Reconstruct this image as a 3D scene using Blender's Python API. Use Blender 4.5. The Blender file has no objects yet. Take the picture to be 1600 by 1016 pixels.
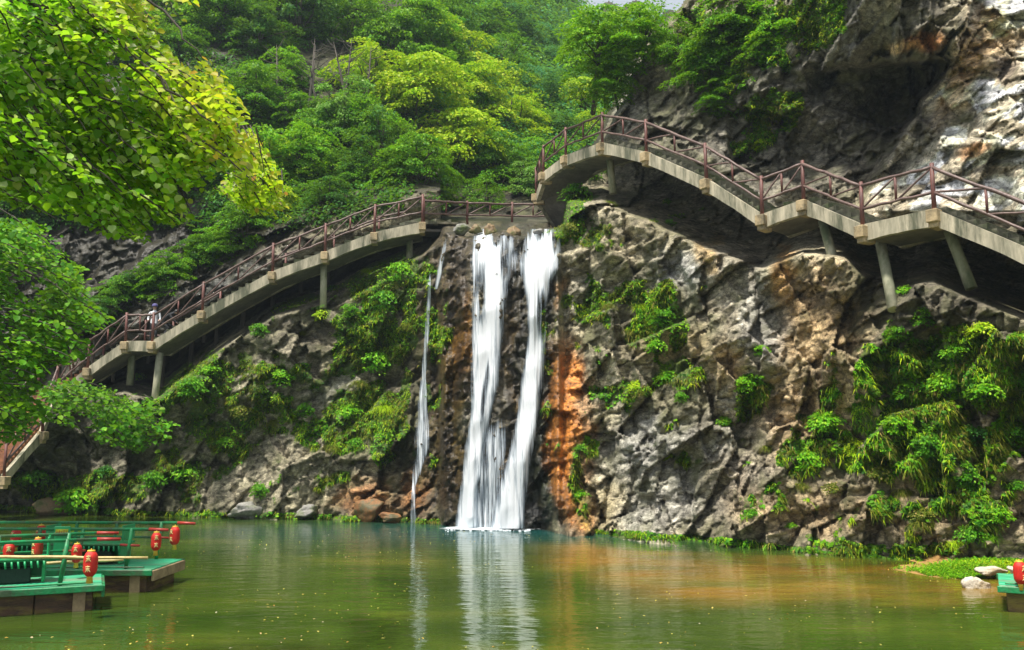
import bpy, math, random
import numpy as np
from mathutils import Vector, Matrix

S = bpy.context.scene
# ------------------------------------------------------------------ camera
CAM_H, PITCH, FPX = 2.8, math.radians(7.846), 1386.0
cam = bpy.data.cameras.new('camera'); cam.sensor_width = 36; cam.lens = 36*FPX/1600
cam.clip_end = 1500
camo = bpy.data.objects.new('camera', cam); S.collection.objects.link(camo)
camo.location = (0, 0, CAM_H); camo.rotation_euler = (math.pi/2+PITCH, 0, 0)
S.camera = camo
S.render.resolution_x, S.render.resolution_y = 1024, 650
# ------------------------------------------------------------------ sky, sun, exposure
SUN_EL, SUN_AZ = math.radians(70), math.radians(222)      # azimuth from +Y clockwise: sun behind the viewer, a bit left
W = bpy.data.worlds.new('World'); S.world = W; W.use_nodes = True
wn = W.node_tree; bg = wn.nodes['Background']
sky = wn.nodes.new('ShaderNodeTexSky'); sky.sky_type = 'NISHITA'; sky.sun_disc = False
sky.sun_elevation = SUN_EL; sky.sun_rotation = SUN_AZ
sky.air_density = 1.0; sky.dust_density = 4.0; sky.ozone_density = 0.6
cl_ = wn.nodes.new('ShaderNodeMix'); cl_.data_type = 'RGBA'; cl_.inputs[0].default_value = .45; cl_.inputs[7].default_value = (9.5, 9.8, 10.2, 1)   # thin white cloud veil
wn.links.new(sky.outputs[0], cl_.inputs[6]); wn.links.new(cl_.outputs[2], bg.inputs[0]); bg.inputs[1].default_value = 0.07
sd = bpy.data.lights.new('sun', 'SUN'); sd.energy = 3.8; sd.angle = math.radians(7.0); sd.color = (1.0, 0.95, 0.86)
so = bpy.data.objects.new('sun', sd); S.collection.objects.link(so)
_sv = Vector((math.sin(SUN_AZ)*math.cos(SUN_EL), math.cos(SUN_AZ)*math.cos(SUN_EL), math.sin(SUN_EL)))
so.rotation_euler = _sv.to_track_quat('Z', 'Y').to_euler(); so.location = (-10, -10, 40)
S.view_settings.view_transform = 'Standard'; S.view_settings.look = 'None'
S.view_settings.gamma = 1.0; S.view_settings.exposure = 0.85
S.cycles.max_bounces = 6; S.cycles.diffuse_bounces = 3; S.cycles.glossy_bounces = 3
S.cycles.transmission_bounces = 4; S.cycles.transparent_max_bounces = 12; S.cycles.volume_bounces = 0
S.cycles.use_denoising = True

# ------------------------------------------------------------------ helpers
C = S.collection
rng = np.random.default_rng(11)
R = random.Random(5)
ct, st = math.cos(PITCH), math.sin(PITCH)

def at(u, v, D):
    """photo pixel (of 1600x1016) at world distance Y=D -> point (works on arrays)"""
    x = (np.asarray(u, float)-800)/FPX; y = (508-np.asarray(v, float))/FPX
    dy = ct - y*st; dz = st + y*ct
    k = np.asarray(D, float)/dy
    return np.stack(np.broadcast_arrays(x*k, np.asarray(D, float)+0*k, CAM_H+dz*k), -1)
def pix(P):
    P = np.asarray(P, float); x = P[..., 0]; y = P[..., 1]; z = P[..., 2]-CAM_H
    fw = y*ct+z*st; up = -y*st+z*ct
    return 800+FPX*x/fw, 508-FPX*up/fw
def on_z(u, v, z=0.0):
    x = (u-800)/FPX; y = (508-v)/FPX
    k = (z-CAM_H)/(st+y*ct)
    return np.array([x*k, (ct-y*st)*k, z])
def V(p): return Vector([float(c) for c in p])

def tag(o, label=None, cat=None, group=None, kind=None):
    if label: o['label'] = label
    if cat: o['category'] = cat
    if group: o['group'] = group
    if kind: o['kind'] = kind
    return o
def thing(name, label, cat, loc=(0, 0, 0), rz=0.0, group=None):
    o = bpy.data.objects.new(name, None); C.objects.link(o)
    o.location = V(loc); o.rotation_euler = (0, 0, rz); o.empty_display_size = 0.2
    return tag(o, label, cat, group)

def mesh_np(name, verts, faces_flat, nper, mat=None, parent=None, smooth=False):
    """verts (N,3), faces (M,nper) int"""
    me = bpy.data.meshes.new(name)
    nv = len(verts); nf = len(faces_flat)
    me.vertices.add(nv); me.vertices.foreach_set('co', np.asarray(verts, np.float32).ravel())
    me.loops.add(nf*nper); me.loops.foreach_set('vertex_index', np.asarray(faces_flat, np.int32).ravel())
    me.polygons.add(nf); me.polygons.foreach_set('loop_start', np.arange(nf, dtype=np.int32)*nper)
    me.polygons.foreach_set('loop_total', np.full(nf, nper, np.int32))
    if smooth: me.polygons.foreach_set('use_smooth', np.ones(nf, bool))
    me.update(calc_edges=True)
    if mat: me.materials.append(mat)
    return me
def link(name, me, parent=None):
    o = bpy.data.objects.new(name, me); C.objects.link(o)
    if parent is not None: o.parent = parent
    return o

class MB:
    def __init__(s): s.v = []; s.f = []; s.sm = []
    def add(s, vs, fs, smooth=False):
        b = len(s.v); s.v += [tuple(float(c) for c in p) for p in vs]
        s.f += [tuple(i+b for i in f) for f in fs]; s.sm += [smooth]*len(fs); return s
    def box(s, c, size, rz=0.0, M=None, bev=0.0):
        sx, sy, sz = size[0]/2, size[1]/2, size[2]/2
        if bev <= 0:
            vs = [Vector((x, y, z)) for z in (-sz, sz) for x, y in ((-sx, -sy), (sx, -sy), (sx, sy), (-sx, sy))]
            fs = [(3, 2, 1, 0), (4, 5, 6, 7), (0, 1, 5, 4), (1, 2, 6, 5), (2, 3, 7, 6), (3, 0, 4, 7)]
        else:
            b = min(bev, sx*.6, sy*.6, sz*.6); vs = []; fs = []
            for z, k in ((-sz, b), (-sz+b, 0), (sz-b, 0), (sz, b)):
                x, y = sx-k, sy-k; d = b
                vs += [Vector(p) for p in ((-x+d, -y, z), (x-d, -y, z), (x, -y+d, z), (x, y-d, z), (x-d, y, z), (-x+d, y, z), (-x, y-d, z), (-x, -y+d, z))]
            fs = [tuple(range(7, -1, -1)), tuple(range(24, 32))]
            for l in range(3):
                for i in range(8):
                    j = (i+1) % 8; fs.append((l*8+i, l*8+j, l*8+8+j, l*8+8+i))
        m = (M if M is not None else Matrix.Rotation(rz, 3, 'Z'))
        c = V(c); return s.add([m @ q + c for q in vs], fs)
    def hexa(s, p8):
        """8 points: bottom 4 ccw, top 4"""
        return s.add(p8, [(3, 2, 1, 0), (4, 5, 6, 7), (0, 1, 5, 4), (1, 2, 6, 5), (2, 3, 7, 6), (3, 0, 4, 7)])
    def tube(s, pts, r, n=8, cap=True, smooth=True):
        pts = [V(p) for p in pts]
        rs = r if isinstance(r, (list, tuple)) else [r]*len(pts)
        vs = []; up = None
        for i, p in enumerate(pts):
            t = (pts[min(i+1, len(pts)-1)]-pts[max(i-1, 0)]).normalized()
            if up is None:
                up = t.cross(Vector((0, 0, 1)))
                if up.length < .1: up = t.cross(Vector((1, 0, 0)))
            up = (up - t*up.dot(t)).normalized(); w = t.cross(up)
            vs += [p+up*(rs[i]*math.cos(2*math.pi*k/n))+w*(rs[i]*math.sin(2*math.pi*k/n)) for k in range(n)]
        fs = [(i*n+k, i*n+(k+1) % n, (i+1)*n+(k+1) % n, (i+1)*n+k) for i in range(len(pts)-1) for k in range(n)]
        s.add(vs, fs, smooth)
        if cap:
            b = len(s.v)-len(vs)
            s.f += [tuple(b+k for k in range(n-1, -1, -1)), tuple(b+(len(pts)-1)*n+k for k in range(n))]; s.sm += [False]*2
        return s
    def lathe(s, c, prof, n=16, sq=1.0):
        c = V(c); vs = [c+Vector((r*math.cos(2*math.pi*k/n), r*sq*math.sin(2*math.pi*k/n), z)) for r, z in prof for k in range(n)]
        fs = [(i*n+k, i*n+(k+1) % n, (i+1)*n+(k+1) % n, (i+1)*n+k) for i in range(len(prof)-1) for k in range(n)]
        return s.add(vs, fs, True)
    def build(s, name, mat, parent=None):
        me = bpy.data.meshes.new(name); me.from_pydata(s.v, [], s.f)
        me.polygons.foreach_set('use_smooth', s.sm)
        if mat: me.materials.append(mat)
        me.update(); return link(name, me, parent)

# ---- numpy noise
def _h(ix, iy, iz, s=0):
    n = (ix.astype(np.int64)*374761393 + iy.astype(np.int64)*668265263 + iz.astype(np.int64)*2147483647 + s*974711) & 0xFFFFFFFF
    n = ((n ^ (n >> 13))*1274126177) & 0xFFFFFFFF
    n = ((n ^ (n >> 16))*2246822519) & 0xFFFFFFFF
    return ((n ^ (n >> 15)) & 0xFFFFFF)/float(0xFFFFFF)
def vnoise(p, s=0):
    i = np.floor(p).astype(np.int64); f = p-i; f = f*f*(3-2*f); r = 0
    for a in (0, 1):
        for b in (0, 1):
            for c in (0, 1):
                w = (f[..., 0] if a else 1-f[..., 0])*(f[..., 1] if b else 1-f[..., 1])*(f[..., 2] if c else 1-f[..., 2])
                r = r + w*_h(i[..., 0]+a, i[..., 1]+b, i[..., 2]+c, s)
    return r*2-1
def fbm(p, o=4, s=0):
    r = 0; a = 1; t = 0
    for k in range(o): r = r+a*vnoise(p*2.03**k, s+k*7); t += a; a *= .5
    return r/t
def facets(x, y, s=0, tilt=1.5):
    """2-D cellular noise, each cell a tilted plane: chipped rock. returns height, crack distance, cell id"""
    ix = np.floor(x).astype(np.int64); iy = np.floor(y).astype(np.int64)
    d1 = np.full(x.shape, 9.); d2 = np.full(x.shape, 9.); h = np.zeros(x.shape); cid = np.zeros(x.shape)
    z0 = np.zeros(x.shape, np.int64)
    for a in (-1, 0, 1):
        for b in (-1, 0, 1):
            cx = ix+a; cy = iy+b
            px = cx+_h(cx, cy, z0, s+1); py = cy+_h(cx, cy, z0, s+2)
            dx = x-px; dy = y-py; d = dx*dx+dy*dy
            hh = (_h(cx, cy, z0, s+3)-.5)+tilt*((_h(cx, cy, z0, s+4)-.5)*dx+(_h(cx, cy, z0, s+5)-.5)*dy)*2
            near = d < d1
            d2 = np.where(near, d1, np.minimum(d2, d)); h = np.where(near, hh, h)
            cid = np.where(near, _h(cx, cy, z0, s+6), cid); d1 = np.where(near, d, d1)
    return h, np.sqrt(d2)-np.sqrt(d1), cid
def sstep(a, b, x):
    t = np.clip((x-a)/(b-a), 0, 1); return t*t*(3-2*t)

# ------------------------------------------------------------------ materials
def mat(name):
    m = bpy.data.materials.new(name); m.use_nodes = True
    nt = m.node_tree; nt.nodes.clear()
    out = nt.nodes.new('ShaderNodeOutputMaterial'); return m, nt, out
def nd(nt, typ, ins=None, **kw):
    n = nt.nodes.new(typ)
    for k, v in kw.items(): setattr(n, k, v)
    for k, v in (ins or {}).items():
        sk = n.inputs[k]
        if hasattr(v, 'links') or isinstance(v, bpy.types.NodeSocket): nt.links.new(v, sk)
        else:
            if isinstance(v, tuple) and len(v) == 3 and sk.type == 'RGBA': v = v+(1,)
            sk.default_value = v
    return n
def ramp(nt, fac, stops, interp='LINEAR'):
    n = nt.nodes.new('ShaderNodeValToRGB'); nt.links.new(fac, n.inputs[0]); e = n.color_ramp; e.interpolation = interp
    while len(e.elements) < len(stops): e.elements.new(0.5)
    for el, (p, c) in zip(e.elements, stops):
        el.position = p; el.color = (c if len(c) == 4 else tuple(c)+(1,)) if isinstance(c, (tuple, list)) else (c, c, c, 1)
    return n
def mixc(nt, fac, a, b, mode='MIX'):
    n = nt.nodes.new('ShaderNodeMix'); n.data_type = 'RGBA'; n.blend_type = mode
    for sk, v in ((n.inputs[0], fac), (n.inputs[6], a), (n.inputs[7], b)):
        if isinstance(v, bpy.types.NodeSocket): nt.links.new(v, sk)
        else: sk.default_value = v if not isinstance(v, tuple) or len(v) == 4 else v+(1,)
    return n.outputs[2]
def math_(nt, op, a, b=0.0):
    n = nt.nodes.new('ShaderNodeMath'); n.operation = op
    for sk, v in ((n.inputs[0], a), (n.inputs[1], b)):
        if isinstance(v, bpy.types.NodeSocket): nt.links.new(v, sk)
        else: sk.default_value = v
    return n.outputs[0]
def simple(name, c1, c2=None, rough=.6, scale=6.0, bump=.3, stretch=(1, 1, 1), metal=0.0, dirt=None, bd=.02, coord='Object'):
    """base colour broken by two noises, optional grime colour in patches, bump"""
    m, nt, out = mat(name); c2 = c2 or tuple(x*.6 for x in c1)
    tc = nd(nt, 'ShaderNodeTexCoord'); mp = nd(nt, 'ShaderNodeMapping', {'Vector': tc.outputs[coord], 'Scale': stretch})
    n1 = nd(nt, 'ShaderNodeTexNoise', {'Vector': mp.outputs[0], 'Scale': scale, 'Detail': 6.0, 'Roughness': .65})
    r = ramp(nt, n1.outputs[0], [(.32, c2), (.62, c1)]); col = r.outputs[0]
    n2 = nd(nt, 'ShaderNodeTexNoise', {'Vector': mp.outputs[0], 'Scale': scale*5, 'Detail': 5.0})
    if dirt:
        n3 = nd(nt, 'ShaderNodeTexNoise', {'Vector': mp.outputs[0], 'Scale': scale*.45, 'Detail': 8.0, 'Roughness': .7})
        r3 = ramp(nt, n3.outputs[0], [(.47, 0.), (.6, 1.)]); col = mixc(nt, r3.outputs[0], col, dirt)
    col = mixc(nt, .35, col, ramp(nt, n2.outputs[0], [(.3, .35), (.7, 1.)]).outputs[0], 'MULTIPLY')
    b = nd(nt, 'ShaderNodeBump', {'Strength': bump, 'Distance': bd, 'Height': n2.outputs[0]})
    p = nd(nt, 'ShaderNodeBsdfPrincipled', {'Base Color': col, 'Roughness': rough, 'Metallic': metal, 'Normal': b.outputs[0]})
    nt.links.new(p.outputs[0], out.inputs[0]); return m

def leaf_mat(name, stops, trans=.35, rough=.5, tint=None, clump=.5, spec=.12):
    """stops: ramp over a random number per leaf"""
    m, nt, out = mat(name)
    g = nd(nt, 'ShaderNodeNewGeometry'); col = ramp(nt, g.outputs['Random Per Island'], stops).outputs[0]
    tc = nd(nt, 'ShaderNodeTexCoord')
    n = nd(nt, 'ShaderNodeTexNoise', {'Vector': tc.outputs['Object'], 'Scale': clump, 'Detail': 2.0})
    hs = nd(nt, 'ShaderNodeHueSaturation', {'Color': col})
    nt.links.new(ramp(nt, n.outputs[0], [(.3, .485), (.7, .512)]).outputs[0], hs.inputs['Hue'])
    nt.links.new(ramp(nt, n.outputs[0], [(.3, .72), (.7, 1.25)]).outputs[0], hs.inputs['Value'])
    col = hs.outputs[0]
    if tint:
        a = nd(nt, 'ShaderNodeAttribute', attribute_name='tint')
        col = mixc(nt, a.outputs['Fac'], col, ramp(nt, g.outputs['Random Per Island'], tint).outputs[0])
    p = nd(nt, 'ShaderNodeBsdfPrincipled', {'Base Color': col, 'Roughness': rough, 'Specular IOR Level': spec})
    t = nd(nt, 'ShaderNodeBsdfTranslucent', {'Color': mixc(nt, .4, col, (.34, .62, .01), 'MIX')})
    mx = nd(nt, 'ShaderNodeMixShader', {0: trans, 1: p.outputs[0], 2: t.outputs[0]})
    nt.links.new(mx.outputs[0], out.inputs[0]); return m
# ------------------------------------------------------------------ walkway lines (photo pixel of each post foot, distance)
RW = [(1700, 430, 19.6), (1640, 408, 20.5), (1460, 331, 22.5), (1348, 356, 24.0), (1256, 316, 26.2), (1191, 339, 26.8),
      (1104, 283, 28.6), (1010, 241, 31.0), (941, 226, 33.4), (884, 246, 36.0), (849, 272, 37.6), (838, 305, 39.2), (868, 352, 40.4)]
LW = [(690, 350, 37.6), (660, 350, 37.2), (585, 366, 37.0), (508, 396, 37.0), (426, 427, 37.0), (316, 488, 37.2),
      (238, 536, 37.4), (196, 536, 37.5), (137, 577, 37.5), (88, 618, 37.2), (66, 676, 36.2), (6, 746, 34.6)]
# ------------------------------------------------------------------ cliff sheet
us = np.arange(-420, 2021, 2.5); vs_ = np.arange(-330, 941, 2.4)
U, Vv = np.meshgrid(us, vs_)
shore_u = [-420, 0, 100, 200, 400, 600, 690, 720, 740, 820, 870, 900, 1000, 1100, 1200, 1300, 1400, 1500, 1600, 1800, 2020]
shore_v = [795, 798, 801, 806, 810, 815, 821, 824, 826, 828, 830, 833, 842, 848, 858, 868, 878, 884, 890, 912, 940]
def shore(u): return np.interp(u, shore_u, shore_v)
def shoreD(u):
    v = shore(u); y = (508-v)/FPX; k = -CAM_H/(st+y*ct); return (ct-y*st)*k
wl = sorted([(p[0], p[1], p[2]) for p in LW[:9]]+[(-420, 780, 37), (0, 690, 37.2), (88, 618, 37.4)])
wr = sorted([(p[0], p[1], p[2]) for p in RW[:9]]+[(2020, 560, 17.5), (880, 262, 36)])
ku = [p[0] for p in wl]+[p[0] for p in wr]; kv = [p[1] for p in wl]+[p[1] for p in wr]; kd = [p[2] for p in wl]+[p[2] for p in wr]
wv = np.interp(us, ku, kv); wD = np.interp(us, ku, kd)
hN = np.interp(us, [-420, 60, 120, 200, 250, 350, 430, 510, 600, 660, 700, 880, 940, 1000, 1100, 1200, 1260, 1320, 1400, 1500, 1600, 2020],
               [20, 30, 40, 80, 95, 75, 70, 80, 60, 50, 10, 60, 95, 105, 110, 80, 80, 60, 105, 115, 110, 100])
aN = np.interp(us, [-420, 60, 150, 250, 600, 690, 870, 950, 1100, 1230, 1290, 1380, 2020], [1.5, 3.5, 6.5, 6.5, 6, 3.5, 2.0, 6, 6.5, 6.2, 5, 7, 7])
sv = shore(us); sD = shoreD(us)
mD = np.minimum(wD+.2, sD+3.2)
# upper knots, left (forest slope) and right (cliff)
UVK = [330, 250, 150, 50, -50, -330]
LU = [-420, 300, 650, 750, 850, 920, 2020]
LT = np.array([[40, 42, 46, 51, 56, 64], [42.5, 45, 50, 56, 62, 74], [43, 48, 55, 64, 74, 92], [47, 54, 64, 80, 95, 112],
               [48, 56, 74, 105, 135, 155], [48, 58, 78, 120, 165, 175], [48, 58, 78, 120, 165, 175]], float)
RU = [860, 1000, 1100, 1250, 1400, 1600, 2020]
RT = np.array([[37, 37, 37, 37.5, 38.5, 41], [34.5, 34.6, 34.8, 35.3, 36, 39], [32.5, 32.2, 32, 32.6, 33.2, 37], [29.8, 29.5, 29, 28.8, 28.8, 32],
               [27.3, 26.8, 26.4, 25.6, 25, 28], [22.2, 22.6, 23.8, 25.6, 27.4, 32], [17.6, 18, 19.4, 21.2, 23, 27]], float)
EV = [-330, 0, 60, 110, 150, 185, 230, 262, 300, 360]; EU = [1075, 1062, 1012, 980, 966, 946, 925, 900, 884, 876]
D0 = np.zeros_like(U)
for j, u in enumerate(us):
    lt = [np.interp(u, LU, LT[:, k]) for k in range(6)]; rt = [np.interp(u, RU, RT[:, k]) for k in range(6)]
    if u < 690 or u > 876:
        up = lt if u < 690 else rt
        t = min(wv[j]-45, 330) if u < 690 else wv[j]-45
        kn = [(v, d) for v, d in zip(UVK, up) if v < t-10][::-1]
        a, w, h, D = aN[j], wv[j], hN[j], wD[j]
        pts = [(940, sD[j]-.9), (sv[j]+4, sD[j]), (sv[j]-60, sD[j]*.72+mD[j]*.28+.2)]
        if w+h < sv[j]-70: pts += [((sv[j]+w+h)/2, sD[j]*.3+mD[j]*.7+.2)]
        pts += [(w+h, mD[j]), (w+h*.85, D+a*.4), (w+h*.62, D+a*.8), (w+h*.3, D+a), (w+6, D+a), (w-4, D+2.1), (w-14, D+2.0), (w-45, D+2.3)]
        pts += kn
    else:
        lip = 366 + 5*math.sin(u*.07)
        pts = [(940, sD[j]-1), (sv[j]+4, sD[j]), (700, sD[j]+.5), (560, sD[j]+1.1), (450, sD[j]+1.6), (400, sD[j]+2.2), (lip+4, sD[j]+2.9), (lip-3, sD[j]+4.6),
               (350, sD[j]+7.5), (338, 46)]+[(v, d) for v, d in zip(UVK, lt) if v < 300][::-1]
        pts.insert(-len([1 for v in UVK if v < 300]), (318, 48))
    pts.sort(); D0[:, j] = np.interp(vs_, [p[0] for p in pts], [p[1] for p in pts])
# left of the right cliff's outline the valley opens
edge = np.interp(vs_, EV, EU)+7*fbm(np.stack([vs_/30, 0*vs_, 0*vs_], -1), 3, 3)
LTg = np.stack([np.interp(us, LU, LT[:, k]) for k in range(6)])
for i, v in enumerate(vs_):
    if v < 356:
        vd = np.array([np.interp(v, UVK[::-1], LTg[::-1, j]) for j in range(len(us))])
        w = sstep(-9, 9, us-edge[i]); m = us > 860
        D0[i, m] = (D0[i]*w+vd*(1-w))[m]
# smooth the profile joints across u
for _ in range(3):
    k = D0.copy(); k[:, 1:-1] = (D0[:, :-2]+2*D0[:, 1:-1]+D0[:, 2:])/4
    far = D0 > 41; k[far] = D0[far]; D0 = k
# the cave: everything left of the pale rock's slanting edge is set back, darkest core below the red slab
xe = np.interp(Vv, [-330, 0, 55, 100, 200, 290, 330], [1560, 1512, 1500, 1488, 1420, 1362, 1345])+10*fbm(np.stack([Vv/40, U*0, U*0], -1), 3, 9)
cave = sstep(4, -20, U-xe)*sstep(1180, 1300, U)*(Vv < 345)
cav2 = np.exp(-(((U-1425)*.80+(Vv-150)*.60)/120)**2-(((U-1425)*-.60+(Vv-150)*.80)/72)**2)
slab = sstep(96, 78, Vv-(1500-U)*.12+14*fbm(np.stack([U/40, Vv/40, U*0], -1), 3, 21))*sstep(1200, 1330, U)*(U < xe+4)
Dw = np.interp(U, us, wD)
D0 += cave*(.8+2.8*cav2)*(Vv < Dw*0+330) - slab*(1.9+1.2*cav2)
D0 += np.where((U > xe) & (Vv < 330) & (U > 1340), -.5*sstep(0, 60, U-xe), 0)

P0 = at(U, Vv, D0)
X, Z = P0[..., 0], P0[..., 2]
# strata run up to the right
q = 0.50; XY = X-.5*(P0[..., 1]-30); sx = XY*math.cos(q)+Z*math.sin(q); sz = -XY*math.sin(q)+Z*math.cos(q)
wx = fbm(P0*.35, 3, 40)*.30; wz = fbm(P0*.35+9, 3, 50)*.22
h1, c1, i1 = facets((sx+wx)/2.7, (sz+wz)/1.9, 100); h2, c2, i2 = facets((sx+wx)/1.05, (sz+wz)/.62, 200)
h3, c3, i3 = facets((sx+wx*.6)/.44, (sz+wz*.6)/.28, 300); h4, c4, i4 = facets(XY/.22+wx, Z/.2, 400)
h5, c5, i5 = facets((XY+.25*Z+wx)/.85, (Z+wz)/1.7, 500, 1.4); big = fbm(P0*.22, 4, 60); fine = fbm(P0*3.0, 4, 70)
rough = np.clip(.75+.5*fbm(P0*.3+4, 2, 80), .3, 1.3)
disp = h1*.78+h5*.42+h2*.34*rough+h3*.18*rough+h4*.045+big*.5+fine*.02
disp += .08*np.exp(-c1/.04)+.07*np.exp(-c2/.05)+.04*np.exp(-c3/.08)
amp = np.interp(D0, [30, 42, 60], [1, 1, .5])
# waterfall wall: vertical ribs instead of blocks
fall = sstep(640, 700, U)*sstep(925, 870, U)*(Vv > 340)
rib = fbm(np.stack([X*2.3, X*0, Z*.18], -1), 4, 90)*.55+fbm(np.stack([X*5, X*0, Z*.5], -1), 3, 95)*.16
dispF = rib*.9+.22*h2+.14*h3+.04*h4+.06*fine+.10*fbm(np.stack([X*9, X*0, Z*.9], -1), 3, 97)
disp = disp*(1-fall)+dispF*fall
ramp_ = sstep(900, 880, U)*sstep(860, 880, U)
disp -= 1.0*np.exp(-((U-892-6*fbm(P0*.4, 2, 5))/26)**2)*sstep(560, 650, Vv)          # the ochre buttress stands out
disp *= amp*np.where(D0 > 41, .8, 1)
# flatten near the walkway foot so the deck is not buried
wvg = np.interp(U, us, wv); near = np.exp(-((Vv-wvg+5)/22)**2)*((U < 690) | (U > 900))
disp = disp*(1-.7*near)
inN = sstep(-6, 6, Vv-wvg)*sstep(1.02, .7, (Vv-wvg)/np.interp(U, us, hN))*((U < 680) | (U > 900)); disp = disp*(1-.6*inN); D0 = D0+.9*inN
D = D0+disp
D = np.where(Vv < shore(U)-5, D, np.minimum(D, D0+.5))
P = at(U, Vv, D)
def Dat(u, v):
    j = np.clip((np.asarray(u, float)-us[0])/2.5, 0, len(us)-1.001); i = np.clip((np.asarray(v, float)-vs_[0])/2.4, 0, len(vs_)-1.001)
    a = np.floor(i).astype(int); b = np.floor(j).astype(int); f = i-a; g = j-b
    return (D[a, b]*(1-f)*(1-g)+D[a+1, b]*f*(1-g)+D[a, b+1]*(1-f)*g+D[a+1, b+1]*f*g)

# ---- painted mineral zones (albedo of the rock, plus shade painted into the cave)
Cc = np.zeros(U.shape+(3,))
nz = fbm(P0*.5+20, 4, 110)[..., None]; nz2 = fbm(P0*1.7+5, 4, 120)[..., None]
def c3f(*a): return np.array(a)[None, None, :]
Cc += c3f(.19, .175, .135)
Cc = Cc*(1-sstep(-.1, .35, nz))+c3f(.32, .30, .24)*sstep(-.1, .35, nz)
wu = U+40*nz[..., 0]+14*nz2[..., 0]; wvv = Vv+34*np.roll(nz[..., 0], 40, 1)+12*np.roll(nz2[..., 0], 25, 0)
def blob(u, v, ru, rv, col, s=1.0, ang=0.0, hard=2.0):
    global Cc
    a = math.radians(ang); du = wu-u; dv = wvv-v
    x = (du*math.cos(a)+dv*math.sin(a))/ru; y = (-du*math.sin(a)+dv*math.cos(a))/rv
    w = (np.exp(-(x*x+y*y)**hard)*s)[..., None]; Cc = Cc*(1-w)+c3f(*col)*w
DARK = (.035, .032, .028); WET = (.05, .045, .03); GREY = (.30, .30, .30); PALE = (.62, .59, .53); TAN = (.40, .29, .17); ORA = (.50, .20, .045); BRN = (.17, .10, .055)
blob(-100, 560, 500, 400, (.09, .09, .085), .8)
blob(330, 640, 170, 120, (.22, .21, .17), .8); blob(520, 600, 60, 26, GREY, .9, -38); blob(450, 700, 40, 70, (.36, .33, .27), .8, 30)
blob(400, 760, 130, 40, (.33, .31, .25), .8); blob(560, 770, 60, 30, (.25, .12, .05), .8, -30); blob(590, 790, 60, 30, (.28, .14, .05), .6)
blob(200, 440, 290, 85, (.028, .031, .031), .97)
blob(660, 620, 60, 260, WET, .9); blob(700, 500, 40, 160, (.14, .10, .06), .7); blob(720, 560, 22, 90, (.40, .21, .04), .75)
blob(680, 720, 50, 100, (.045, .036, .03), .85); blob(715, 640, 20, 90, (.13, .10, .02), .7)
blob(710, 410, 35, 55, (.20, .17, .12), .8); blob(800, 640, 22, 200, (.12, .10, .075), .9); blob(795, 700, 9, 150, (.42, .31, .17), .85); blob(808, 520, 10, 60, (.3, .22, .12), .8)
blob(775, 370, 26, 10, (.3, .26, .16), .8)
blob(868, 560, 18, 260, (.035, .035, .02), .95); blob(850, 720, 22, 130, (.025, .035, .018), .95)
blob(705, 600, 30, 200, (.16, .10, .02), .5); blob(725, 520, 14, 70, (.55, .27, .05), .8); blob(660, 760, 30, 50, (.3, .13, .04), .7); blob(888, 690, 30, 140, ORA, 1., 0, 3); blob(905, 640, 17, 90, ORA, .9, 0, 3); blob(928, 700, 14, 90, (.34, .15, .045), .85); blob(905, 800, 26, 40, ORA, .85); blob(886, 460, 10, 24, (.45, .22, .06), .8)
blob(906, 760, 13, 75, (.10, .16, .02), .8)
blob(1000, 760, 70, 90, (.30, .30, .29), .85); blob(955, 800, 36, 46, (.40, .35, .23), .9); blob(1050, 790, 90, 45, (.33, .33, .33), .8)
blob(1080, 430, 80, 36, (.34, .35, .37), .95); blob(1150, 450, 50, 70, (.40, .37, .32), .8); blob(1195, 500, 34, 70, (.31, .32, .345), .85)
blob(1160, 640, 60, 50, (.31, .30, .285), .8); blob(1100, 560, 90, 60, (.36, .33, .27), .6); blob(1110, 400, 16, 30, (.38, .28, .15), .9); blob(1130, 560, 40, 40, (.42, .31, .18), .7)
blob(960, 400, 60, 45, (.32, .29, .22), .8); blob(930, 470, 50, 40, (.30, .29, .26), .7); blob(1020, 350, 60, 30, (.30, .27, .2), .7); blob(1040, 545, 60, 40, (.36, .29, .17), .8)
blob(1020, 700, 50, 40, (.32, .33, .35), .8); blob(1090, 690, 60, 30, (.30, .30, .30), .8); blob(1165, 750, 60, 60, (.33, .30, .27), .8)
blob(1285, 500, 70, 90, TAN, .95, 30); blob(1250, 640, 80, 70, (.36, .27, .17), .9); blob(1300, 580, 70, 60, (.34, .28, .19), .8)
blob(1240, 430, 16, 50, (.42, .26, .12), .9); blob(1245, 790, 120, 50, (.30, .23, .15), .8); blob(1400, 720, 60, 50, (.2, .16, .10), .7)
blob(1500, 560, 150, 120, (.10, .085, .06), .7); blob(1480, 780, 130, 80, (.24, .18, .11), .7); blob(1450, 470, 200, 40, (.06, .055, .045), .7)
blob(1550, 700, 90, 60, (.16, .13, .10), .6)
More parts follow.
